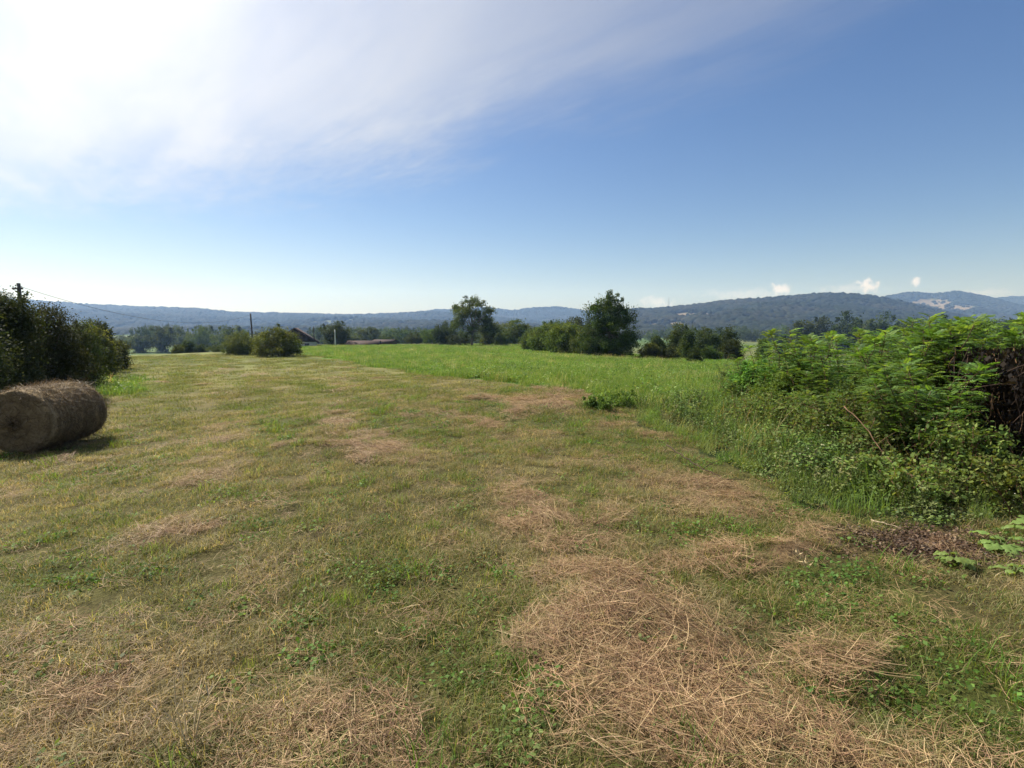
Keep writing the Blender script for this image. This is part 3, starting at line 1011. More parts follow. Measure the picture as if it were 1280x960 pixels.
for i, (px, top, w, Y, lb) in enumerate(far_big):
    plant('t', px, top, Y, w, 'far_tree', lb, 'tree', None, 211 + i, ROUND, 80, 60, .13, .055, DK, .5, .03, .3, 6)

# ------------------------------------------------------------------ hills
def blob_mesh(seed):
    import bmesh
    bm = bmesh.new()
    bmesh.ops.create_icosphere(bm, subdivisions=2, radius=1)
    r = np.random.default_rng(seed)
    for v in bm.verts:
        c = v.co
        n = .8 + .45 * float(vnoise(np.array([c.x * 2.2 + 9 + seed]), np.array([c.y * 2.2 + c.z * 1.7 + 5]), seed)[0])
        v.co = Vector((c.x * n, c.y * n, (c.z * n + .45) * .8))
    V = np.array([v.co[:] for v in bm.verts])
    T = np.array([[w.index for w in f.verts] for f in bm.faces])
    bm.free()
    cc = np.array([.017, .025, .014]) * r.uniform(.8, 1.2)
    return mk_mesh('crown_blob', V, T, M['wood_leaf'], np.tile(cc, (len(V), 1)), True)


def hill(prof, Y, front, label, seed, back=900, cols=((.022, .031, .016), (.085, .10, .045)), bare=None, tree_h=9.0, density=1.0):
    prof = np.array(prof, float)
    nx, nf, nb = 260, 40, 10
    px = np.linspace(prof[0, 0], prof[-1, 0], nx)
    py = np.interp(px, prof[:, 0], prof[:, 1])
    k = np.hanning(9); k /= k.sum()
    py = np.convolve(np.pad(py, 4, mode='edge'), k, 'valid')
    ridge = np.array([at(a, b, Y) for a, b in zip(px, py)])
    zr = ridge[:, 2] - tree_h * .8
    zb = -14.0
    V, Uv = [], []
    t = np.concatenate([np.linspace(-1, 0, nf), np.linspace(0, 1, nb)[1:]])
    ux = ridge[:, 0] / Y
    for tt in t:
        yy = Y + (front if tt < 0 else back) * tt
        s = 1 - abs(tt)
        sh = s ** 1.15 * (1 - .25 * np.sin(np.pi * s)) if tt < 0 else s * s * (3 - 2 * s)
        xx = ux * yy
        gul = (fbm(xx / 260, np.full_like(xx, yy) / 420, seed, 4) - .5) * 85 * np.sin(np.pi * min(max(s, 0), 1)) * (1 if tt < 0 else .4)
        V.append(np.stack([xx, np.full_like(xx, yy), zb + (zr - zb) * sh + gul * np.clip((zr - zb) / 120, .2, 1.2)], 1))
        Uv.append(np.stack([px, np.full_like(px, tt)], 1))
    V = np.array(V)
    rows = len(t)
    n = fbm(V[..., 0] / 130, V[..., 1] / 130, seed + 5, 4)
    cl = sstep(.58, .64, n) * (sstep(-.25, -.6, t)[:, None] if bare is None else sstep(0.02, -.15, t)[:, None] * .0 + sstep(-.45, -.75, t)[:, None])
    if bare is not None:
        for (a, b, w, h) in bare:
            bx, by = proj(V[..., 0], V[..., 1], V[..., 2])
            bx = bx + (n - .5) * 30
            d = np.maximum(((bx - a) / w) ** 2 + ((by - b) / h) ** 2, np.where(t[:, None] > 0, 9, 0))
            cl = np.maximum(cl, sstep(1.15, .85, d) * 2.0)
    c0, c1 = np.array(cols[0]), np.array(cols[1])
    m = np.clip(cl, 0, 1)[..., None]
    C = c0 * (1 - m) + c1 * m
    C = np.where((cl > 1.3)[..., None], np.array([.17, .14, .095]), C)
    i = np.arange(rows - 1)[:, None] * nx
    j = np.arange(nx - 1)[None]
    Q = np.stack([i + j, i + j + 1, i + nx + j + 1, i + nx + j], -1).reshape(-1, 4)
    me = mk_mesh('hill', V.reshape(-1, 3), Q, M['ground'], C.reshape(-1, 3), True)
    tag(link('hill', me), label, 'hill', kind='structure')
    # wooded points on it
    r = np.random.default_rng(seed)
    area = (ux[-1] - ux[0]) * Y * front
    npts = int(min(area / 75 * density, 26000))
    a = r.uniform(0, nf - 1.001, npts)
    a = np.concatenate([a, np.full(int(npts * .06), nf - 1.3) + r.uniform(0, 1.4, int(npts * .06))])
    b = r.uniform(0, nx - 1.001, len(a))
    ia, ib = a.astype(int), b.astype(int)
    fa, fb = (a - ia)[:, None], (b - ib)[:, None]
    P = (V[ia, ib] * (1 - fb) + V[ia, ib + 1] * fb) * (1 - fa) + (V[ia + 1, ib] * (1 - fb) + V[ia + 1, ib + 1] * fb) * fa
    keep = (cl[ia, ib] < .5) | (r.uniform(size=len(a)) < .04)
    P = P[keep]
    return P, r.uniform(.65, 1.3, len(P)) * tree_h


WP, WS = [], []
for args in (
    dict(prof=[(-120, 372), (0, 372), (80, 378), (110, 380), (180, 383), (250, 386), (300, 390), (360, 391), (440, 393), (500, 391), (540, 389), (575, 391), (640, 398), (720, 405)], Y=2300, front=1500, label='long wooded ridge fading to blue on the left', seed=301, density=.8),
    dict(prof=[(430, 404), (500, 394), (520, 390), (545, 386.5), (575, 386), (610, 384), (640, 388), (665, 384.5), (700, 383), (730, 388), (790, 396), (860, 404)], Y=3100, front=1300, label='blue rounded hills on the skyline behind the open tree', seed=302, density=.5),
    dict(prof=[(690, 412), (740, 402), (770, 396), (790, 387), (830, 384), (880, 379), (920, 375), (980, 370), (1040, 366), (1070, 367), (1110, 373), (1150, 382), (1190, 391), (1230, 399), (1300, 410)], Y=1500, front=850, label='dark wooded hill on the right with bare brown slopes at its left end', seed=303, bare=[(868, 396, 34, 4.5), (840, 408, 34, 4), (905, 391, 8, 2)]),
    dict(prof=[(1040, 392), (1090, 376), (1110, 369), (1140, 364.5), (1165, 367), (1195, 363.5), (1220, 367), (1245, 373), (1280, 382), (1340, 390), (1420, 398)], Y=2700, front=1100, label='far twin-topped hill on the right with a pale bare scar', seed=304, bare=[(1165, 380, 26, 6), (1195, 386, 26, 4)], density=.6),
    dict(prof=[(1180, 384), (1230, 374), (1262, 370), (1300, 369), (1400, 372), (1500, 384)], Y=3500, front=900, label='faint far hill at the right edge of the skyline', seed=305, density=.4),
):
    P, s = hill(**args)
    WP.append(P); WS.append(s)
P = np.concatenate(WP); s = np.concatenate(WS)
n = len(P)
scatter('hillside_forest', [blob_mesh(k) for k in range(4)], P, rng.integers(0, 4, n), np.stack([np.zeros(n), np.zeros(n), rng.uniform(0, 6.28, n)], 1), s * .8 * (.7 + .6 * fbm(P[:, 0] / 90, P[:, 1] / 60, 401, 3)), np.clip(sstep(.42, .7, fbm(P[:, 0] / 160, P[:, 1] / 110, 402, 4)) + rng.normal(0, .15, n), 0, 1), M['wood_leaf'],
        'continuous dark forest covering the distant hills', 'forest')
print('forest', n)

# ------------------------------------------------------------------ hay bale
def bale():
    r = np.random.default_rng(77)
    n0, f0 = at(22, 527, 8.4), at(94, 512, 9.7)
    base = np.array([(n0[0] + f0[0]) / 2, (n0[1] + f0[1]) / 2])
    ax = (f0 - n0)[:2]
    yaw = math.atan2(ax[1], ax[0])
    Lh, Rr = .72, .56
    z0 = float(h_ground(base[:1], base[1:])[0])
    e = bpy.data.objects.new('hay_bale', None)
    COL.objects.link(e)
    e.location = (base[0], base[1], z0 - .03)
    e.rotation_euler = (0, 0, yaw)
    tag(e, 'round hay bale lying on the mown field before the dark hedge', 'hay bale')
    na, nl = 160, 60
    # profile along the axis: end face, rounded rim, drum, rim, end face
    prof = [(-Lh - .01, 0.0), (-Lh - .012, .12), (-Lh - .005, .25), (-Lh, .38), (-Lh + .006, .48), (-Lh + .022, .535), (-Lh + .06, .556)]
    xs = np.linspace(-Lh + .13, Lh - .13, nl)
    prof += [(x_, Rr + .008 * math.sin(x_ * 23)) for x_ in xs]
    prof += [(-a, b) for a, b in prof[6::-1]]
    prof = np.array(prof)
    th = np.linspace(0, 2 * np.pi, na, endpoint=False)
    X = np.repeat(prof[:, 0], na)
    RR = np.repeat(prof[:, 1], na)
    TH = np.tile(th, len(prof))
    nz = fbm(X * 9 + 40, np.cos(TH) * 4 + 9, 3, 4) + fbm(X * 9 + 4, np.sin(TH) * 4 + 19, 8, 4) - 1
    nf = fbm(X * 60 + 40, TH * 9, 13, 3) - .5
    rad = RR * (1 + .035 * nz + .03 * nf)
    sag = 1 - .09 * np.clip(-np.sin(TH), 0, 1)
    Yc, Zc = rad * np.cos(TH), Rr + rad * np.sin(TH) * sag
    X = X + .05 * (fbm(Yc * 9, Zc * 9, 23, 4) - .5) * (np.abs(X) > Lh - .06)
    V = np.stack([X, Yc, Zc], 1)
    i = np.arange(len(prof) - 1)[:, None] * na
    j = np.arange(na)[None]
    k = (j + 1) % na
    Q = np.stack([i + j, i + k, i + na + k, i + na + j], -1).reshape(-1, 4)
    spir = .5 + .5 * np.sin(rad * 75 + TH * 1.0)
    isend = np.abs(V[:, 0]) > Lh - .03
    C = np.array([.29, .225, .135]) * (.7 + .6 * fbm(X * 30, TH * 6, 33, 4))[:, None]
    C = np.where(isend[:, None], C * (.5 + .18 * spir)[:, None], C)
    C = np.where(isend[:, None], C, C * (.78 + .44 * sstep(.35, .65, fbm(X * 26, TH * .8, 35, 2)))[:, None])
    band = np.exp(-((X + .08) / .07) ** 2) + np.exp(-((X - .42) / .06) ** 2)
    C = C * (1 + .25 * band[:, None])
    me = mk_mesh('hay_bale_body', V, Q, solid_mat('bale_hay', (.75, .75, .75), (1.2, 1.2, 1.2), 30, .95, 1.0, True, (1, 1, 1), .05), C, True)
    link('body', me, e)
    # tufts come loose at the foot of the bale
    tf = straws(420, r, .06, .3, .003, .5, .03, [(q[0] * .8, q[1] * .8, q[2] * .8) for q in SC], .2)
    tv = [v * np.array([1.9, 1.25, 1.0]) + np.array([0, .1, .05]) for v in tf.V]
    tf.V = tv
    link('fallen_straw', tf.mesh('bale_fallen_straw', M['straw']), e)
    # straw ends standing off the surface
    m = 15000
    S = np.concatenate([r.integers(0, len(V), m)])
    P = V[S]
    nrm = np.where(isend[S][:, None], np.stack([np.sign(P[:, 0]), P[:, 1] * .1, P[:, 2] * 0], 1), np.stack([P[:, 0] * 0, P[:, 1], P[:, 2] - Rr], 1))
    nrm = unit(nrm + 1e-5)
    tan = unit(np.cross(nrm, np.array([1, .02, .03])) + r.normal(0, .55, (m, 3)))
    tan = unit(tan * r.choice([-1, 1], (m, 1)) + nrm * np.abs(r.normal(.05, .16, (m, 1))))
    side = unit(np.cross(nrm, tan) + r.normal(0, .3, (m, 3)))
    Ln = r.uniform(.05, .17, (m, 1))
    w = .0022
    P = P + nrm * .004
    p1, p2 = P + tan * Ln * .5 + nrm * .004, P + tan * Ln - nrm * r.uniform(-.01, .014, (m, 1))
    VV = np.stack([P - side * w, P + side * w, p1 - side * w, p1 + side * w, p2 - side * w * .5, p2 + side * w * .5], 1).reshape(-1, 3)
    b = np.arange(m)[:, None] * 6
    Q = np.concatenate([np.concatenate([b, b + 1, b + 3, b + 2], 1), np.concatenate([b + 2, b + 3, b + 5, b + 4], 1)])
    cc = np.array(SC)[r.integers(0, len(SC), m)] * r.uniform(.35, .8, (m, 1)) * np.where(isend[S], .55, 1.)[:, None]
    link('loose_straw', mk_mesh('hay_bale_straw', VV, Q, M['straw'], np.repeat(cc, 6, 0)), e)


bale()

# ------------------------------------------------------------------ locust thicket
def compound_leaf(g, p, d, L_, r, cols, pairs=8):
    """a pinnate leaf: arching midrib with paired oval leaflets"""
    d = unit(d)
    side = unit(np.cross(d, [0, 0, 1.]))
    upv = np.cross(side, d)
    t = np.linspace(0, 1, 5)[:, None]
    droop = r.uniform(.15, .45)
    rib = p + d * L_ * t - np.array([0, 0, 1.]) * L_ * droop * t ** 2
    g.tube(rib, [.003, .0025, .002, .0015, .001], (.10, .14, .04), 3, False)
    tt = np.repeat(np.linspace(.18, .97, pairs), 2)
    sg = np.tile([1., -1.], pairs)
    tt = np.append(tt, 1.0)
    sg = np.append(sg, 0.0)
    n = len(tt)
    P = p + d * L_ * tt[:, None] - np.array([0, 0, 1.]) * L_ * droop * (tt ** 2)[:, None]
    fwd = unit(d - np.array([0, 0, 1.]) * 2 * droop * tt[:, None])
    A = unit(side * sg[:, None] + fwd * np.where(sg == 0, 1., .35)[:, None] + r.normal(0, .1, (n, 3)) + upv * r.normal(-.05, .12))
    N = unit(upv + r.normal(0, .16, (n, 3)) + side * sg[:, None] * .15)
    s = L_ * .2 * (1 - .35 * np.abs(tt - .5)) * r.uniform(.85, 1.15, n)
    c0 = np.asarray(cols)[r.integers(0, len(cols))] * r.uniform(.8, 1.2)
    # six-sided oval leaflets
    S = np.cross(N, A)
    s = s[:, None]
    w = s * .46
    V = np.stack([P, P + A * s * .3 + S * w * .5, P + A * s * .75 + S * w * .42, P + A * s, P + A * s * .75 - S * w * .42, P + A * s * .3 - S * w * .5], 1)
    b = np.arange(n)[:, None] * 6
    Q = np.concatenate([np.concatenate([b, b + 1, b + 2, b + 3], 1), np.concatenate([b, b + 3, b + 4, b + 5], 1)])
    g.add(V.reshape(-1, 3), Q, None, np.repeat(c0 * r.uniform(.85, 1.15, (n, 1)), 6, 0))


BRC = [(.10, .14, .035), (.075, .115, .03)]
LC = [(.11, .22, .04), (.135, .25, .05), (.088, .185, .036), (.16, .26, .066), (.075, .155, .036)]


def locust_meshes(seed, H=1.9, stems=4, leaves=50):
    r = np.random.default_rng(seed)
    w, g = Geo(), Geo()
    for _ in range(stems):
        az = r.uniform(0, 6.28)
        ln = r.uniform(.08, .4)
        h = H * r.uniform(.75, 1.05)
        t = np.linspace(0, 1, 9)[:, None]
        d = np.array([math.cos(az) * ln, math.sin(az) * ln, 1.])
        b = np.array([r.normal(0, .08), r.normal(0, .08), -.05])
        pts = b + d * h * t + r.normal(0, .012, (9, 3)) * h * t
        w.tube(pts, np.linspace(.014, .004, 9), (1.2, 1.1, .8), 5)
        for q in range(leaves):
            tq = r.uniform(.22, 1.0) if q > 5 else r.uniform(.9, 1.0)
            p = np.array([np.interp(tq, t[:, 0], pts[:, c]) for c in range(3)])
            a = q * 2.4 + r.normal(0, .4)
            br = r.uniform(0, .42) * (1.15 - tq) * (1 if r.uniform() < .65 else 0)
            dd = np.array([math.cos(a), math.sin(a), r.uniform(.1, .7)])
            if br > .05:
                e_ = p + dd * br
                w.tube(np.array([p, (p + e_) / 2 + [0, 0, .02], e_]), [.006, .004, .003], (1.1, 1.2, .7), 4, False)
                p = e_
                for s_ in (-.7, .7):
                    a2 = a + s_ + r.normal(0, .2)
                    compound_leaf(g, p, np.array([math.cos(a2), math.sin(a2), r.uniform(.1, .6)]), r.uniform(.13, .23), r, LC, 7)
            compound_leaf(g, p, dd + np.array([0, 0, .5 * (tq > .93)]), r.uniform(.15, .27), r, LC)
    return w.mesh('locust_stems', M['dead'], True), g.mesh('locust_foliage', M['locust'])


LM = [locust_meshes(500 + k) for k in range(6)]
GL = 'locust shrubs of the thicket on the right'
lr = random.Random(11)
spots = []
# the face of the thicket as the photograph shows it: px of the stem, distance, row of the top
front = [(916, 12.3, 446), (936, 11.6, 434), (962, 11.0, 422), (990, 10.2, 410), (1018, 9.6, 404), (1052, 9.2, 418), (1078, 8.6, 404), (1108, 8.1, 412), (1140, 7.4, 402), (1172, 7.2, 392), (1205, 7.5, 384), (1240, 7.4, 388), (1272, 7.3, 392),
         (985, 12.2, 424), (1030, 11.4, 412), (1065, 10.8, 408), (1100, 10.2, 402), (1130, 9.6, 398), (1165, 9.1, 390), (1200, 8.8, 386), (1235, 8.6, 386), (1268, 8.4, 390),
         (1010, 9.2, 455), (1045, 8.5, 452), (1080, 7.8, 446), (1110, 7.2, 446), (1142, 6.6, 442), (960, 10.6, 455), (932, 11.4, 470), (1165, 6.3, 440),
         (1150, 11.5, 400), (1190, 11.2, 394), (1225, 10.8, 392), (1260, 10.4, 392), (1090, 12.8, 408), (1050, 13.2, 414), (1010, 13.6, 420), (1310, 8, 392), (1335, 7.3, 400), (1300, 10, 392),
         (1196, 7.3, 402), (1228, 7.2, 396), (1258, 7.1, 394), (1290, 7.0, 396),
         (938, 10.9, 482), (970, 9.7, 484), (1003, 8.6, 488), (1040, 7.8, 486), (1080, 7.1, 486), (1120, 6.5, 478), (1150, 6.0, 478), (955, 9.0, 505), (1060, 6.6, 520), (925, 11.2, 470), (968, 9.4, 500), (1000, 8.7, 512), (1035, 7.7, 520), (1075, 6.9, 524), (1110, 6.3, 528), (1172, 5.9, 452)]
first = {}
for i, (px, Y, top) in enumerate(front):
    p = at(px, top, Y)
    z = float(h_base(p[0], p[1]))
    H = p[2] - z
    k = i % 6
    if i == 0:
        lb = 'small bright green locust shrub at the far left end of the thicket'
    elif i == 10:
        lb = 'tallest locust shrub whose feathery sprays rise above the thicket and the hill'
    else:
        lb = 'bright green locust shrub with feathery leaves in the dense thicket on the right'
    e = bpy.data.objects.new('locust_shrub', None)
    COL.objects.link(e)
    e.location = (p[0], p[1], z)
    e.rotation_euler = (0, 0, lr.uniform(0, 6.28))
    s = H / 2.02
    e.scale = (s * .85 + .25, s * .85 + .25, s)
    tag(e, lb, 'shrub', GL)
    link('stems', LM[k][0], e)
    link('foliage', LM[k][1], e)

for i, (px, top, Y, w, cols, lb) in enumerate((
        (948, 447, 11.3, 76, LC[:3], 'bright green dense bush rounding off the left end of the thicket'),
        (1000, 440, 10.4, 84, LC[1:5], 'fresh green dense bush filling the thicket right of its rounded left end'),
        (928, 468, 11.4, 52, WC[:3:2], 'green leafy bush at the far left foot of the locust thicket'),
        (975, 462, 10.0, 60, WC[:3:2], 'broad-leaved green bush before the left locust shrubs'),
        (1075, 470, 7.9, 80, BRC, 'broad-leaved olive bush in the middle of the thicket face'),
        (1255, 415, 9.2, 90, MD, 'dark leafy bush rising behind the dead vines'))):
    plant('b', px, top, Y, w, 'leafy_bush', lb, 'bush', None, 971 + i, BUSH, 170, 80, .13, .045, cols, .45, .012, .3, 10, True, mat='bush')

# ------------------------------------------------------------------ brambles and the dark dead clump on the right
BR = [(.10, .165, .036), (.125, .195, .045), (.075, .13, .032), (.16, .205, .06)]


def bramble(name, px, py, Y, H, W, label, seed, n=34, cols=BR, leaf=.048, group=None, droop=.9):
    r = np.random.default_rng(seed)
    p = at(px, py, Y)
    z = float(h_base(p[0], p[1]))
    w, g = Geo(), Geo()
    for k in range(n):
        a = r.uniform(0, 6.28)
        Ln = W * r.uniform(.4, 1.0)
        hh = H * r.uniform(.5, 1.1)
        t = np.linspace(0, 1, 10)[:, None]
        out = np.array([math.cos(a), math.sin(a), 0])
        b = np.array([r.normal(0, W * .25), r.normal(0, W * .25), 0])
        pts = b + out * Ln * t + np.array([0, 0, 1.]) * hh * np.sin(t * (1.3 + droop * .9)) + r.normal(0, .012, (10, 3))
        pts[:, 2] = np.maximum(pts[:, 2], .01)
        w.tube(pts, np.linspace(.006, .0025, 10), (1.2, .9, .7), 4, False)
        m = 62
        tq = r.uniform(.15, 1, m)
        P = np.stack([np.interp(tq, t[:, 0], pts[:, c]) for c in range(3)], 1) + r.normal(0, .035, (m, 3))
        A, N = rand_leaf_frames(m, r, 1.0)
        L_ = leaf * r.uniform(.6, 1.3, m)
        c = np.asarray(cols)[r.integers(0, len(cols), m)] * r.uniform(.7, 1.3, (m, 1))
        g.leaves(P, A, N, L_, L_ * .68, c)
    e = bpy.data.objects.new(name, None)
    COL.objects.link(e)
    e.location = (p[0], p[1], z)
    tag(e, label, 'bush', group)
    link('stems', w.mesh(name + '_stems', M['dead'], True), e)
    link('foliage', g.mesh(name + '_foliage', M['bush']), e)
    return e


GB = 'brambles before the thicket'
bramble('bramble_bush', 1175, 590, 5.6, .75, .55, 'dark glossy bramble before the brown dead vine tangle', 601, 34, group=GB)
bramble('bramble_bush', 1215, 560, 5.3, .7, .4, 'bramble hanging over the front of the brown dead vine tangle', 602, 22, group=GB)
bramble('bramble_bush', 1100, 540, 6.4, .8, .7, 'yellowish bramble with pale leaves below the locust sprays in the middle of the thicket', 603, 44, [(.10, .14, .035), (.13, .16, .05), (.08, .12, .03)], .05, group=GB)
bramble('bramble_bush', 1040, 560, 7.0, .65, .7, 'low green bramble at the left front of the thicket', 604, 40, group=GB)
bramble('bramble_bush', 985, 540, 8.4, .6, .8, 'low weedy bramble under the left end of the thicket', 605, 40, group=GB)
bramble('bramble_bush', 1270, 640, 4.7, .45, .4, 'low bramble by the large-leaved weeds at the right picture edge', 606, 24, group=GB)
bramble('bramble_bush', 1110, 610, 5.3, .35, .6, 'sprawling bramble lying low over the bank front', 607, 34, group=GB)


def dead_tangle():
    r = np.random.default_rng(700)
    p = at(1326, 560, 6.2)
    z = float(h_base(p[0], p[1]))
    e = bpy.data.objects.new('dead_vine_tangle', None)
    COL.objects.link(e)
    e.location = (p[0], p[1], z)
    tag(e, 'dark brown tangle of dead vines hanging at the right picture edge', 'dead vines')
    w, g = Geo(), Geo()
    # hanging curtain of old stems over a leaning dead stump
    for k in range(330):
        b = np.array([r.uniform(-.95, .9), r.uniform(-.45, .7), r.uniform(.9, 1.5)])
        t = np.linspace(0, 1, 9)[:, None]
        Ln = r.uniform(.5, 1.4)
        d = np.array([r.normal(0, .22), r.normal(-.1, .2), -1.])
        pts = b + d * Ln * t + np.stack([np.cumsum(r.normal(0, .022, 9)), np.cumsum(r.normal(0, .022, 9)), np.zeros(9)], 1)
        pts[:, 2] = np.maximum(pts[:, 2], .0)
        s = r.uniform(.5, 1.5)
        w.tube(pts, np.linspace(.006, .0025, 9) * r.uniform(.7, 1.6), (.32 * s, .28 * s, .25 * s) if r.uniform() < .86 else (2.6, 2.1, 1.6), 4, False)
    for k in range(60):
        b = np.array([r.uniform(-.9, .9), r.uniform(-.4, .6), r.uniform(.6, 1.5)])
        d = rdir(1, r)[0] * np.array([1, .7, .35])
        t = np.linspace(-.5, .5, 7)[:, None]
        pts = b + d * r.uniform(.5, 1.2) * t + np.array([0, 0, -1]) * t ** 2 * r.uniform(.2, .9)
        w.tube(pts, np.linspace(.009, .004, 7), (.5, .42, .38), 4, False)
    m = 9000
    P = np.stack([r.uniform(-.95, .95, m), r.uniform(-.4, .8, m), r.uniform(.02, 1.5, m)], 1)
    A = unit(r.normal(0, .6, (m, 3)) + np.array([0, 0, -.9]))
    N = unit(np.cross(A, rdir(m, r)))
    L_ = .07 * r.uniform(.5, 1.4, m)
    c = np.array([[.012, .010, .008], [.018, .014, .010], [.010, .008, .007]])[r.integers(0, 3, m)] * r.uniform(.6, 1.4, (m, 1))
    g.leaves(P, A, N, L_, L_ * .6, c)
    link('stems', w.mesh('dead_vine_stems', M['dead'], True), e)
    link('dead_leaves', g.mesh('dead_vine_leaves', M['bush']), e)
    s = Geo()
    ts = np.linspace(0, 1, 8)[:, None]
    s.tube(np.array([.15, .25, -.05]) + np.array([-.1, .02, 1.3]) * ts + r.normal(0, .015, (8, 3)), [.2, .16, .14, .13, .125, .12, .11, .06], (.8, .75, .7), 10)
    link('stump', s.mesh('dead_stump', M['dead'], True), e)


dead_tangle()


def leaf_blade(g, p, az, L_, W, tilt, r, C, lobes=5):
    """a big soft lobed leaf as a subdivided sheet"""
    nu, nv = 9, 6
    d = np.array([math.cos(az), math.sin(az), 0.])
    s = np.array([-math.sin(az), math.cos(az), 0.])
    V = []
    for i in range(nu):
        u = i / (nu - 1)
        wid = W * math.sin(math.pi * min(u * .88 + .12, 1)) ** .6 * (1.05 - .45 * u + .16 * math.cos(u * lobes * 2 * math.pi))
        for j in range(nv):
            v = j / (nv - 1) * 2 - 1
            q = p + d * L_ * u + s * wid * .5 * v
            q = q + np.array([0, 0, 1.]) * (L_ * (math.sin(tilt) * u - .45 * u * u) + .22 * W * abs(v) - .25 * W * v * v + .03 * W * math.cos(u * 28) * abs(v) + r.normal(0, .006))
            V.append(q)
    Q = [(i * nv + j, i * nv + j + 1, (i + 1) * nv + j + 1, (i + 1) * nv + j) for i in range(nu - 1) for j in range(nv - 1)]
    g.add(V, Q, None, np.asarray(C) * r.uniform(.85, 1.15))


def big_leaf_plant(px, py, label, seed, n=7, s=1.0):
    r = np.random.default_rng(seed)
    p = ground_hit(px, py)
    z = float(h_ground(p[:1], p[1:2])[0])
    e = bpy.data.objects.new('broadleaf_weed', None)
    COL.objects.link(e)
    e.location = (p[0], p[1], z)
    tag(e, label, 'plant', 'large-leaved weeds at the right edge')
    g, w = Geo(), Geo()
    for k in range(n):
        a = k * 2.4 + r.normal(0, .3)
        hh = r.uniform(.06, .22) * s
        st = np.array([math.cos(a), math.sin(a), 0]) * r.uniform(.05, .14) * s + np.array([0, 0, hh])
        t = np.linspace(0, 1, 5)[:, None]
        w.tube(st * t + np.array([0, 0, .03]) * np.sin(t * 3.1), [.006, .005, .005, .004, .004], (.11, .16, .05), 5, False)
        leaf_blade(g, st, a, r.uniform(.13, .25) * s, r.uniform(.11, .19) * s, r.uniform(.0, .5), r, (.16, .25, .07))
    link('leaves', g.mesh('broadleaf_leaves', M['locust'], True), e)
    link('stalks', w.mesh('broadleaf_stalks', M['locust'], True), e)


big_leaf_plant(1196, 712, 'low pale weed with big soft leaves on the brown soil at the right', 801, 9, .5)
big_leaf_plant(1252, 690, 'taller weed with big green leaves before the right picture edge', 802, 11, .62)
big_leaf_plant(1290, 672, 'large-leaved weed half cut off by the right picture edge', 803, 10, .62)
big_leaf_plant(1268, 724, 'small pale large-leaved weed lowest in the right corner patch', 804, 6, .42)


# ------------------------------------------------------------------ twigs, sticks, single plants
def stick(name, pts, rad, label, cat, mat, C=(1, 1, 1), sub=()):
    g = Geo()
    P = np.array(pts, float)
    o0 = P[0].copy()
    n = 24
    s = np.linspace(0, 1, len(P))
    t = np.linspace(0, 1, n)
    # smooth through the points
    Q = np.stack([np.interp(t, s, P[:, c]) for c in range(3)], 1)
    for _ in range(3):
        Q[1:-1] = (Q[:-2] + 2 * Q[1:-1] + Q[2:]) / 4
    Q[1:-1] += np.random.default_rng(len(pts)).normal(0, rad * .6, (n - 2, 3))
    g.tube(Q - o0, np.linspace(rad, rad * .45, n), C, 6)
    for k, d in sub:
        b = Q[k] - o0
        tt = np.linspace(0, 1, 6)[:, None]
        g.tube(b + np.array(d) * tt + np.array([0, 0, -.15]) * tt ** 2 * np.linalg.norm(d), np.linspace(rad * .6, rad * .25, 6), C, 5)
    return tag(link(name, g.mesh(name, mat, True), loc=o0), label, cat)


stick('bare_branch', [at(1055, 508, 6.1), at(1080, 530, 5.75), at(1103, 566, 5.4), at(1125, 588, 5.15), at(1160, 604, 5.0), at(1192, 622, 4.75)], .0065,
      'bare brown branch arching out of the thicket over the brambles', 'branch', M['dead'], (1.5, 1.25, 1.0), ((14, (.25, -.1, .12)), (8, (.1, -.12, .2)), (18, (-.1, -.1, .2))))
stick('fallen_twig', [at(833, 556, 6.75), at(868, 580, 6.1), at(905, 598, 5.6), at(942, 612, 5.35)], .009,
      'long dark fallen twig leaning on the weeds left of the thicket', 'twig', M['dead'], (.7, .65, .6), ((10, (.3, .1, .15)), (16, (.2, -.1, .05))))
g0 = ground_hit(1088, 658); g1 = ground_hit(1126, 668)
stick('pale_stick', [g0 + [0, 0, .06], (g0 + g1) / 2 + [0, 0, .06], g1 + [0, 0, .06]], .0055, 'short pale peeled stick lying on the brown soil', 'stick', solid_mat('peeled_wood', (.30, .24, .16), (.38, .31, .21), 8))


def stalks(px, py, label, seed, n=4, H=.45):
    r = np.random.default_rng(seed)
    p = ground_hit(px, py)
    g = Geo()
    for k in range(n):
        a = r.uniform(-.7, .7)
        t = np.linspace(0, 1, 7)[:, None]
        d = np.array([math.sin(a) * .5, r.normal(0, .25), 1.])
        pts = np.array([r.normal(0, .02), r.normal(0, .02), -.02]) + d * H * r.uniform(.6, 1.05) * t + np.array([r.normal(0, .08), 0, 0]) * t ** 2
        g.tube(pts, np.linspace(.0034, .0018, 7), np.array([.52, .41, .25]) * r.uniform(.8, 1.1), 4, False)
        m = 7
        tq = r.uniform(.35, 1, m)
        P = np.stack([np.interp(tq, t[:, 0], pts[:, c]) for c in range(3)], 1)
        A = unit(r.normal(0, .6, (m, 3)) + np.array([0, 0, .9]))
        g.leaves(P, A, unit(np.cross(A, rdir(m, r))), r.uniform(.03, .09, m), .006, np.array([.4, .3, .16]))
    tag(link('dry_grass_stalk', g.mesh('dry_grass_stalk', solid_mat('dry_stalk', (.46, .36, .20), (.58, .47, .29), 20)), loc=(p[0], p[1], float(h_ground(p[:1], p[1:2])[0]))), label, 'stalk')


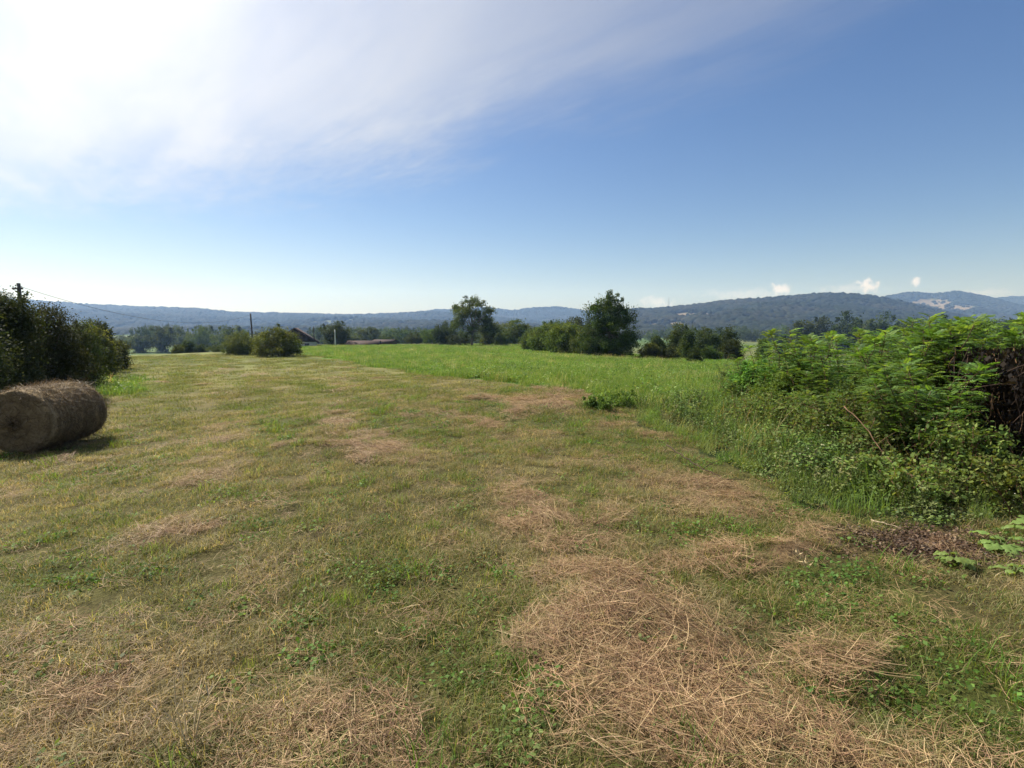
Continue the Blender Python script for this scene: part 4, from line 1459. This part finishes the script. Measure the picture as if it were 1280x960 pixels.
stalks(240, 940, 'tall dry forked grass stalk standing at the bottom left of the field', 901, 5, .46)
stalks(1008, 720, 'thin dry stalk beside the drift of straw before the thicket', 902, 3, .25)
plant('b', 776, 502, 11.2, 54, 'weed_clump', 'dark green weed clump at the corner where the meadow meets the mown grass', 'plant', None, 951, BUSH, 60, 60, .2, .1, WC[:2], .5, .012, .3, 8, True, mat='bush')
plant('b', 745, 505, 10.9, 34, 'weed_clump', 'smaller green weed clump left of the dark weed clump at the meadow corner', 'plant', None, 952, BUSH, 40, 60, .2, .13, WC, .5, .012, .3, 8, True, mat='bush')

# ------------------------------------------------------------------ house, sheds, poles
M['wall'] = solid_mat('house_plaster', (.52, .51, .48), (.62, .6, .56), 1.5)
M['roof'] = solid_mat('dark_roof_tile', (.035, .022, .02), (.055, .034, .03), 2.5, .85, .3)
M['roof2'] = solid_mat('brown_roof_tile', (.045, .03, .027), (.065, .043, .037), 2.0, .9, .3)
M['glass'] = solid_mat('window_glass', (.02, .025, .03), (.03, .035, .04), 2, .1, spec=.5)
M['timber'] = solid_mat('timber', (.12, .08, .055), (.18, .13, .09), 3, .85, .2)


def gable(name, px, ridge_py, Y, w, d, wall_h, rise, rz, roofmat, wallmat, label, cat, windows=True, chimney=True, gable_clad=False):
    p = at(px, ridge_py, Y)
    zb = p[2] - wall_h - rise
    e = bpy.data.objects.new(name, None)
    COL.objects.link(e)
    e.location = (p[0], p[1], zb)
    e.rotation_euler = (0, 0, rz)
    tag(e, label, cat)
    g = Geo()
    a, b = w / 2, d / 2
    V = [(-a, -b, -2), (a, -b, -2), (a, b, -2), (-a, b, -2), (-a, -b, wall_h), (a, -b, wall_h), (a, b, wall_h), (-a, b, wall_h), (0, -b, wall_h + rise), (0, b, wall_h + rise)]
    g.add(V, [(0, 1, 5, 4), (1, 2, 6, 5), (2, 3, 7, 6), (3, 0, 4, 7)], [(4, 5, 8), (6, 7, 9)])
    link('wall', g.mesh(name + '_wall', wallmat), e)
    g = Geo()
    o = .5
    for s in (-1, 1):
        n = np.array([s * rise, 0, a]); n = n / np.linalg.norm(n) * .14
        ex = np.array([s * (a + o), 0, wall_h - rise * o / a])
        top = np.array([0, 0, wall_h + rise])
        q = [top + [0, -b - o, .02], ex + [0, -b - o, .02], ex + [0, b + o, .02], top + [0, b + o, .02]]
        q2 = [k + n for k in q]
        g.add(q + q2, [(0, 1, 2, 3), (7, 6, 5, 4), (0, 4, 5, 1), (1, 5, 6, 2), (2, 6, 7, 3), (3, 7, 4, 0)])
    if gable_clad:
        gg = Geo()
        q = [(-a + .05, -b - .03, wall_h + .03), (a - .05, -b - .03, wall_h + .03), (0, -b - .03, wall_h + rise - .03)]
        gg.add(q + [(u_, v_ - .1, w_) for u_, v_, w_ in q], [(0, 3, 4, 1), (1, 4, 5, 2), (2, 5, 3, 0)], [(3, 5, 4)])
        link('gable_cladding', gg.mesh(name + '_cladding', roofmat), e)
    rf = link('roof', g.mesh(name + '_roof', roofmat), e)
    if chimney:
        g = Geo(); g.box((w * .15, .5, wall_h + rise * .5), (w * .15 + .6, 1.1, wall_h + rise + .5))
        link('chimney', g.mesh(name + '_chimney', M['timber']), rf)
    if windows:
        for k in (-.27, .27):
            g = Geo(); g.box((w * k - .5, -b - .04, wall_h * .4), (w * k + .5, -b + .05, wall_h * .4 + 1.1))
            f = link('window', g.mesh(name + '_window', M['concrete']), e)
            g = Geo(); g.box((w * k - .4, -b - .06, wall_h * .4 + .1), (w * k + .4, -b + .02, wall_h * .4 + 1.0))
            link('pane', g.mesh(name + '_pane', M['glass']), f)
    return e


gable('house', 370, 410.5, 106, 7.8, 10, 2.1, 2.7, R(20), M['roof'], M['wall'], 'house with steep dark roof and pale wall behind the round bush', 'house', True, False, True)
gable('shed', 455, 426.5, 116, 3.6, 6.6, 1.0, .9, R(86), M['roof2'], M['timber'], 'low shed with a long red-brown roof at the far meadow edge', 'shed', False, False)
gable('shed', 481, 425.2, 119, 4.0, 4.2, 1.1, .5, R(80), M['roof2'], M['timber'], 'small flat-looking shed with pale stacked timber, right of the low brown roof', 'shed', False, False)


def pole(px, top, Y, rad, mat, label, lean=0.0, arm=None, Hmin=0):
    p = at(px, top, Y)
    zb = float(h_base(p[0], p[1]))
    H = p[2] - zb
    e = bpy.data.objects.new('utility_pole', None)
    COL.objects.link(e)
    e.location = (p[0] - lean * H, p[1], zb - .05)
    tag(e, label, 'utility pole')
    g = Geo()
    t = np.linspace(0, 1, 6)[:, None]
    g.tube(np.array([lean * H, 0, H + .05]) * t, np.linspace(rad * 1.2, rad * .8, 6), sides=10)
    link('post', g.mesh('post', mat, True), e)
    if arm:
        g = Geo()
        g.box((lean * H - arm / 2, -.07, H - .5), (lean * H + arm / 2, -.2, H - .36))
        c = link('crossarm', g.mesh('crossarm', M['pole']), e)
        for s in (-.42, 0, .42):
            g = Geo()
            x0 = lean * H + s * arm
            g.tube([(x0, -.135, H - .37), (x0, -.135, H - .27), (x0, -.135, H - .2)], [.03, .05, .025], sides=8)
            link('insulator', g.mesh('insulator', M['concrete'], True), c)
    return e, np.array([p[0], p[1], p[2] - .25])


_, t1 = pole(23, 354, 46, .17, M['pole'], 'dark utility pole top showing above the left hedge', .0, .9)
_, t2 = pole(313, 392, 100, .16, M['pole'], 'leaning dark utility pole rising behind the olive bushes', -.03)
_, t3 = pole(392, 408, 104, .11, M['pole'], 'thin dark utility pole against the roof of the house')
_, t4 = pole(418.5, 412, 108, .13, M['concrete'], 'pale concrete utility pole before the dark round tree')


def wire(a, b, sag, label, rad=.018):
    t = np.linspace(0, 1, 40)[:, None]
    P = a * (1 - t) + b * t - np.array([0, 0, 1.]) * sag * 4 * t * (1 - t)
    g = Geo()
    g.tube(P - a, np.full(40, rad), sides=5)
    tag(link('power_line', g.mesh('power_line', M['wire'], True), loc=a), label, 'power line')


wire(t1, t2, 2.3, 'thin black power line sagging right from the pole above the hedge')
wire(t2, t3, 1.0, 'thin power line from the leaning pole towards the house', .010)
# mast on the ridge
pm = at(836, 377, 1490)
g = Geo()
for dx, dy in ((-1, -1), (1, -1), (1, 1), (-1, 1)):
    g.tube([(dx * 1.6, dy * 1.6, -12), (dx * .9, dy * .9, 0), (dx * .3, dy * .3, 12)], [.2, .17, .13], sides=5)
for z in np.linspace(-8, 11, 8):
    w_ = 1.2 - .07 * (z + 8) / 1
    w_ = max(.35, 1.35 - .055 * (z + 8))
    for q in ((-1, -1, 1, -1), (1, -1, 1, 1), (1, 1, -1, 1), (-1, 1, -1, -1)):
        g.tube([(q[0] * w_, q[1] * w_, z), (q[2] * w_ * .85, q[3] * w_ * .85, z + 2.4)], [.08, .08], sides=4)
tag(link('lattice_mast', g.mesh('lattice_mast', M['concrete']), loc=pm), 'tiny lattice mast on the ridge of the dark right-hand hill', 'mast')

# ------------------------------------------------------------------ light, sky, air
AZS, ELS = -57.0, 48.0
az, el = R(AZS), R(ELS)
sd = Vector((math.sin(az) * math.cos(el), math.cos(az) * math.cos(el), math.sin(el)))
sun = bpy.data.lights.new('sun', 'SUN')
sun.energy = 5.0
sun.angle = R(.53)
sun.color = (1, .93, .82)
so = bpy.data.objects.new('sun', sun)
COL.objects.link(so)
so.rotation_euler = sd.to_track_quat('Z', 'Y').to_euler()

w = bpy.data.worlds.new('World')
sc.world = w
w.use_nodes = True
nt = w.node_tree
nt.nodes.clear()
L = nt.links


def mth(op, a, b=None, clamp=False):
    n = nd(nt, 'ShaderNodeMath', operation=op, use_clamp=clamp)
    for i, s in enumerate((a, b)):
        if s is None:
            continue
        if isinstance(s, bpy.types.NodeSocket):
            L.new(s, n.inputs[i])
        else:
            n.inputs[i].default_value = s
    return n.outputs[0]


def ssm(a, lo, hi, o0=0., o1=1.):
    n = nd(nt, 'ShaderNodeMapRange', interpolation_type='SMOOTHSTEP')
    n.inputs[1].default_value, n.inputs[2].default_value = lo, hi
    n.inputs[3].default_value, n.inputs[4].default_value = o0, o1
    L.new(a, n.inputs[0])
    return n.outputs[0]


def comb(x, y, z=0.0):
    n = nd(nt, 'ShaderNodeCombineXYZ')
    for i, s in enumerate((x, y, z)):
        if isinstance(s, bpy.types.NodeSocket):
            L.new(s, n.inputs[i])
        else:
            n.inputs[i].default_value = s
    return n.outputs[0]


def noise(v, scale, detail=6, rough=.55, dist=0.0):
    n = nd(nt, 'ShaderNodeTexNoise')
    n.inputs['Scale'].default_value, n.inputs['Detail'].default_value = scale, detail
    n.inputs['Roughness'].default_value, n.inputs['Distortion'].default_value = rough, dist
    L.new(v, n.inputs['Vector'])
    return n.outputs[0]


sky = nd(nt, 'ShaderNodeTexSky', sky_type='NISHITA')
sky.sun_disc = False
sky.sun_elevation = el
sky.sun_rotation = az
sky.altitude = 200
sky.air_density, sky.dust_density, sky.ozone_density = 1.0, 0.8, 1.8
tc = nd(nt, 'ShaderNodeTexCoord')
sx = nd(nt, 'ShaderNodeSeparateXYZ')
L.new(tc.outputs['Generated'], sx.inputs[0])
X_, Y_, Z_ = sx.outputs
zc = mth('MAXIMUM', Z_, .02)
U, Vv = mth('DIVIDE', X_, zc), mth('DIVIDE', Y_, zc)      # a high level cloud sheet
# sheet's edge: V < 2.84 - .85 U - .1 U^2
edge = mth('SUBTRACT', mth('SUBTRACT', 2.92, mth('MULTIPLY', U, .8)), mth('MULTIPLY', mth('MULTIPLY', U, U), .1))
ra = R(-48)
su = mth('ADD', mth('MULTIPLY', U, math.cos(ra)), mth('MULTIPLY', Vv, math.sin(ra)))
sv = mth('SUBTRACT', mth('MULTIPLY', Vv, math.cos(ra)), mth('MULTIPLY', U, math.sin(ra)))
streak = noise(comb(mth('MULTIPLY', su, .45), mth('MULTIPLY', sv, 1.5)), 1.6, 8, .55, .4)
soft = noise(comb(U, Vv, 3.0), .9, 6, .5, .3)
dd = mth('SUBTRACT', edge, Vv)
# relative depth inside the sheet (scaled so far parts stay soft)
dn = mth('DIVIDE', dd, mth('MAXIMUM', Vv, .8))
dn = mth('ADD', dn, mth('MULTIPLY', mth('SUBTRACT', streak, .5), .42))
dn = mth('ADD', dn, mth('MULTIPLY', mth('SUBTRACT', soft, .5), .34))
fine = noise(comb(mth('MULTIPLY', su, .8), mth('MULTIPLY', sv, 2.0), 7.0), 5.5, 8, .6, .6)
dn = mth('ADD', dn, mth('MULTIPLY', mth('SUBTRACT', fine, .5), .3))
cover = ssm(dn, -.2, .5)
thick = mth('MULTIPLY', cover, ssm(U, 1.3, -1.2, .3, 1.0))
thick = mth('MULTIPLY', thick, ssm(streak, .3, .68, .72, 1.0))
thick = mth('MULTIPLY', thick, .86)
# glow of the veil around the sun
dt = nd(nt, 'ShaderNodeVectorMath', operation='DOT_PRODUCT')
L.new(tc.outputs['Generated'], dt.inputs[0])
dt.inputs[1].default_value = sd
ca = mth('MAXIMUM', dt.outputs['Value'], 0.0)
glow = mth('ADD', mth('MULTIPLY', mth('POWER', ca, 5.0), 11.0), 5.4)
ccol = nd(nt, 'ShaderNodeVectorMath', operation='SCALE')
ccol.inputs[0].default_value = (.985, .985, 1.0)
L.new(glow, ccol.inputs['Scale'])
hs = nd(nt, 'ShaderNodeHueSaturation')
hs.inputs['Saturation'].default_value = 1.25
hs.inputs['Hue'].default_value = .51
L.new(sky.outputs[0], hs.inputs['Color'])
veil = mth('MULTIPLY', ssm(Z_, .2, .0), ssm(X_, .6, -.5, .05, .22))
thick = mth('MAXIMUM', thick, veil)
skyc = mixrgb(nt, hs.outputs[0], ccol.outputs[0], thick)
# little cumulus heads standing on the right horizon
u2, v2 = mth('DIVIDE', X_, mth('MAXIMUM', Y_, .05)), mth('DIVIDE', Z_, mth('MAXIMUM', Y_, .05))
pf = noise(comb(u2, v2, 1.0), 62, 8, .68)
mask = None
for px, py, wd, ht, st in ((975, 361, 15, 7, .9), (1084, 357, 13, 8, 1.0), (1144, 352, 7, 6, .9), (1065, 361, 40, 6, .35), (935, 368, 60, 7, .35), (820, 378, 22, 7, .5), (1230, 366, 40, 5, .3)):
    p = at(px, py, 1.0)
    a_ = mth('DIVIDE', mth('SUBTRACT', u2, float(p[0])), wd / F)
    b_ = mth('DIVIDE', mth('SUBTRACT', v2, float(p[2] - CAM_H)), ht / F)
    q = mth('SQRT', mth('ADD', mth('MULTIPLY', a_, a_), mth('MULTIPLY', b_, b_)))
    q = mth('ADD', q, mth('MULTIPLY', mth('SUBTRACT', pf, .5), 4.2))
    k = mth('MULTIPLY', ssm(q, 1.25, .1), st)
    mask = k if mask is None else mth('MAXIMUM', mask, k)
mask = mth('MULTIPLY', mask, mth('GREATER_THAN', Y_, .05))
skyc = mixrgb(nt, skyc, (10.5, 10.0, 9.8), mth('MULTIPLY', mask, .85))
bg = nd(nt, 'ShaderNodeBackground')
bg.inputs['Strength'].default_value = .058
L.new(skyc, bg.inputs['Color'])
ow = nd(nt, 'ShaderNodeOutputWorld')
L.new(bg.outputs[0], ow.inputs[0])

# the air
g = Geo()
g.box((-4750, -4750, -40), (4750, 4750, 330))
hm, ht_, _, _ = new_mat('air')
pv = nd(ht_, 'ShaderNodeVolumePrincipled')
pv.inputs['Color'].default_value = (.32, .54, 1.0, 1)
pv.inputs['Absorption Color'].default_value = (1, 1, 1, 1)
pv.inputs['Density'].default_value = .00022
pv.inputs['Anisotropy'].default_value = .25
oo = nd(ht_, 'ShaderNodeOutputMaterial')
ht_.links.new(pv.outputs[0], oo.inputs['Volume'])
tag(link('haze', g.mesh('haze', hm)), 'thin blue summer haze filling the valley air', 'haze', kind='stuff')

# ------------------------------------------------------------------ render settings
vs = sc.view_settings
vs.view_transform = 'Standard'
vs.look = 'None'
vs.gamma = 1
vs.exposure = 0.9
vs.use_curve_mapping = False
cy = sc.cycles
cy.max_bounces = 6
cy.diffuse_bounces = 3
cy.glossy_bounces = 2
cy.transmission_bounces = 3
cy.transparent_max_bounces = 8
cy.volume_bounces = 0
cy.use_denoising = True
cy.denoising_prefilter = 'ACCURATE'
cy.caustics_reflective = cy.caustics_refractive = False
cy.use_adaptive_sampling = True
cy.adaptive_threshold = .015
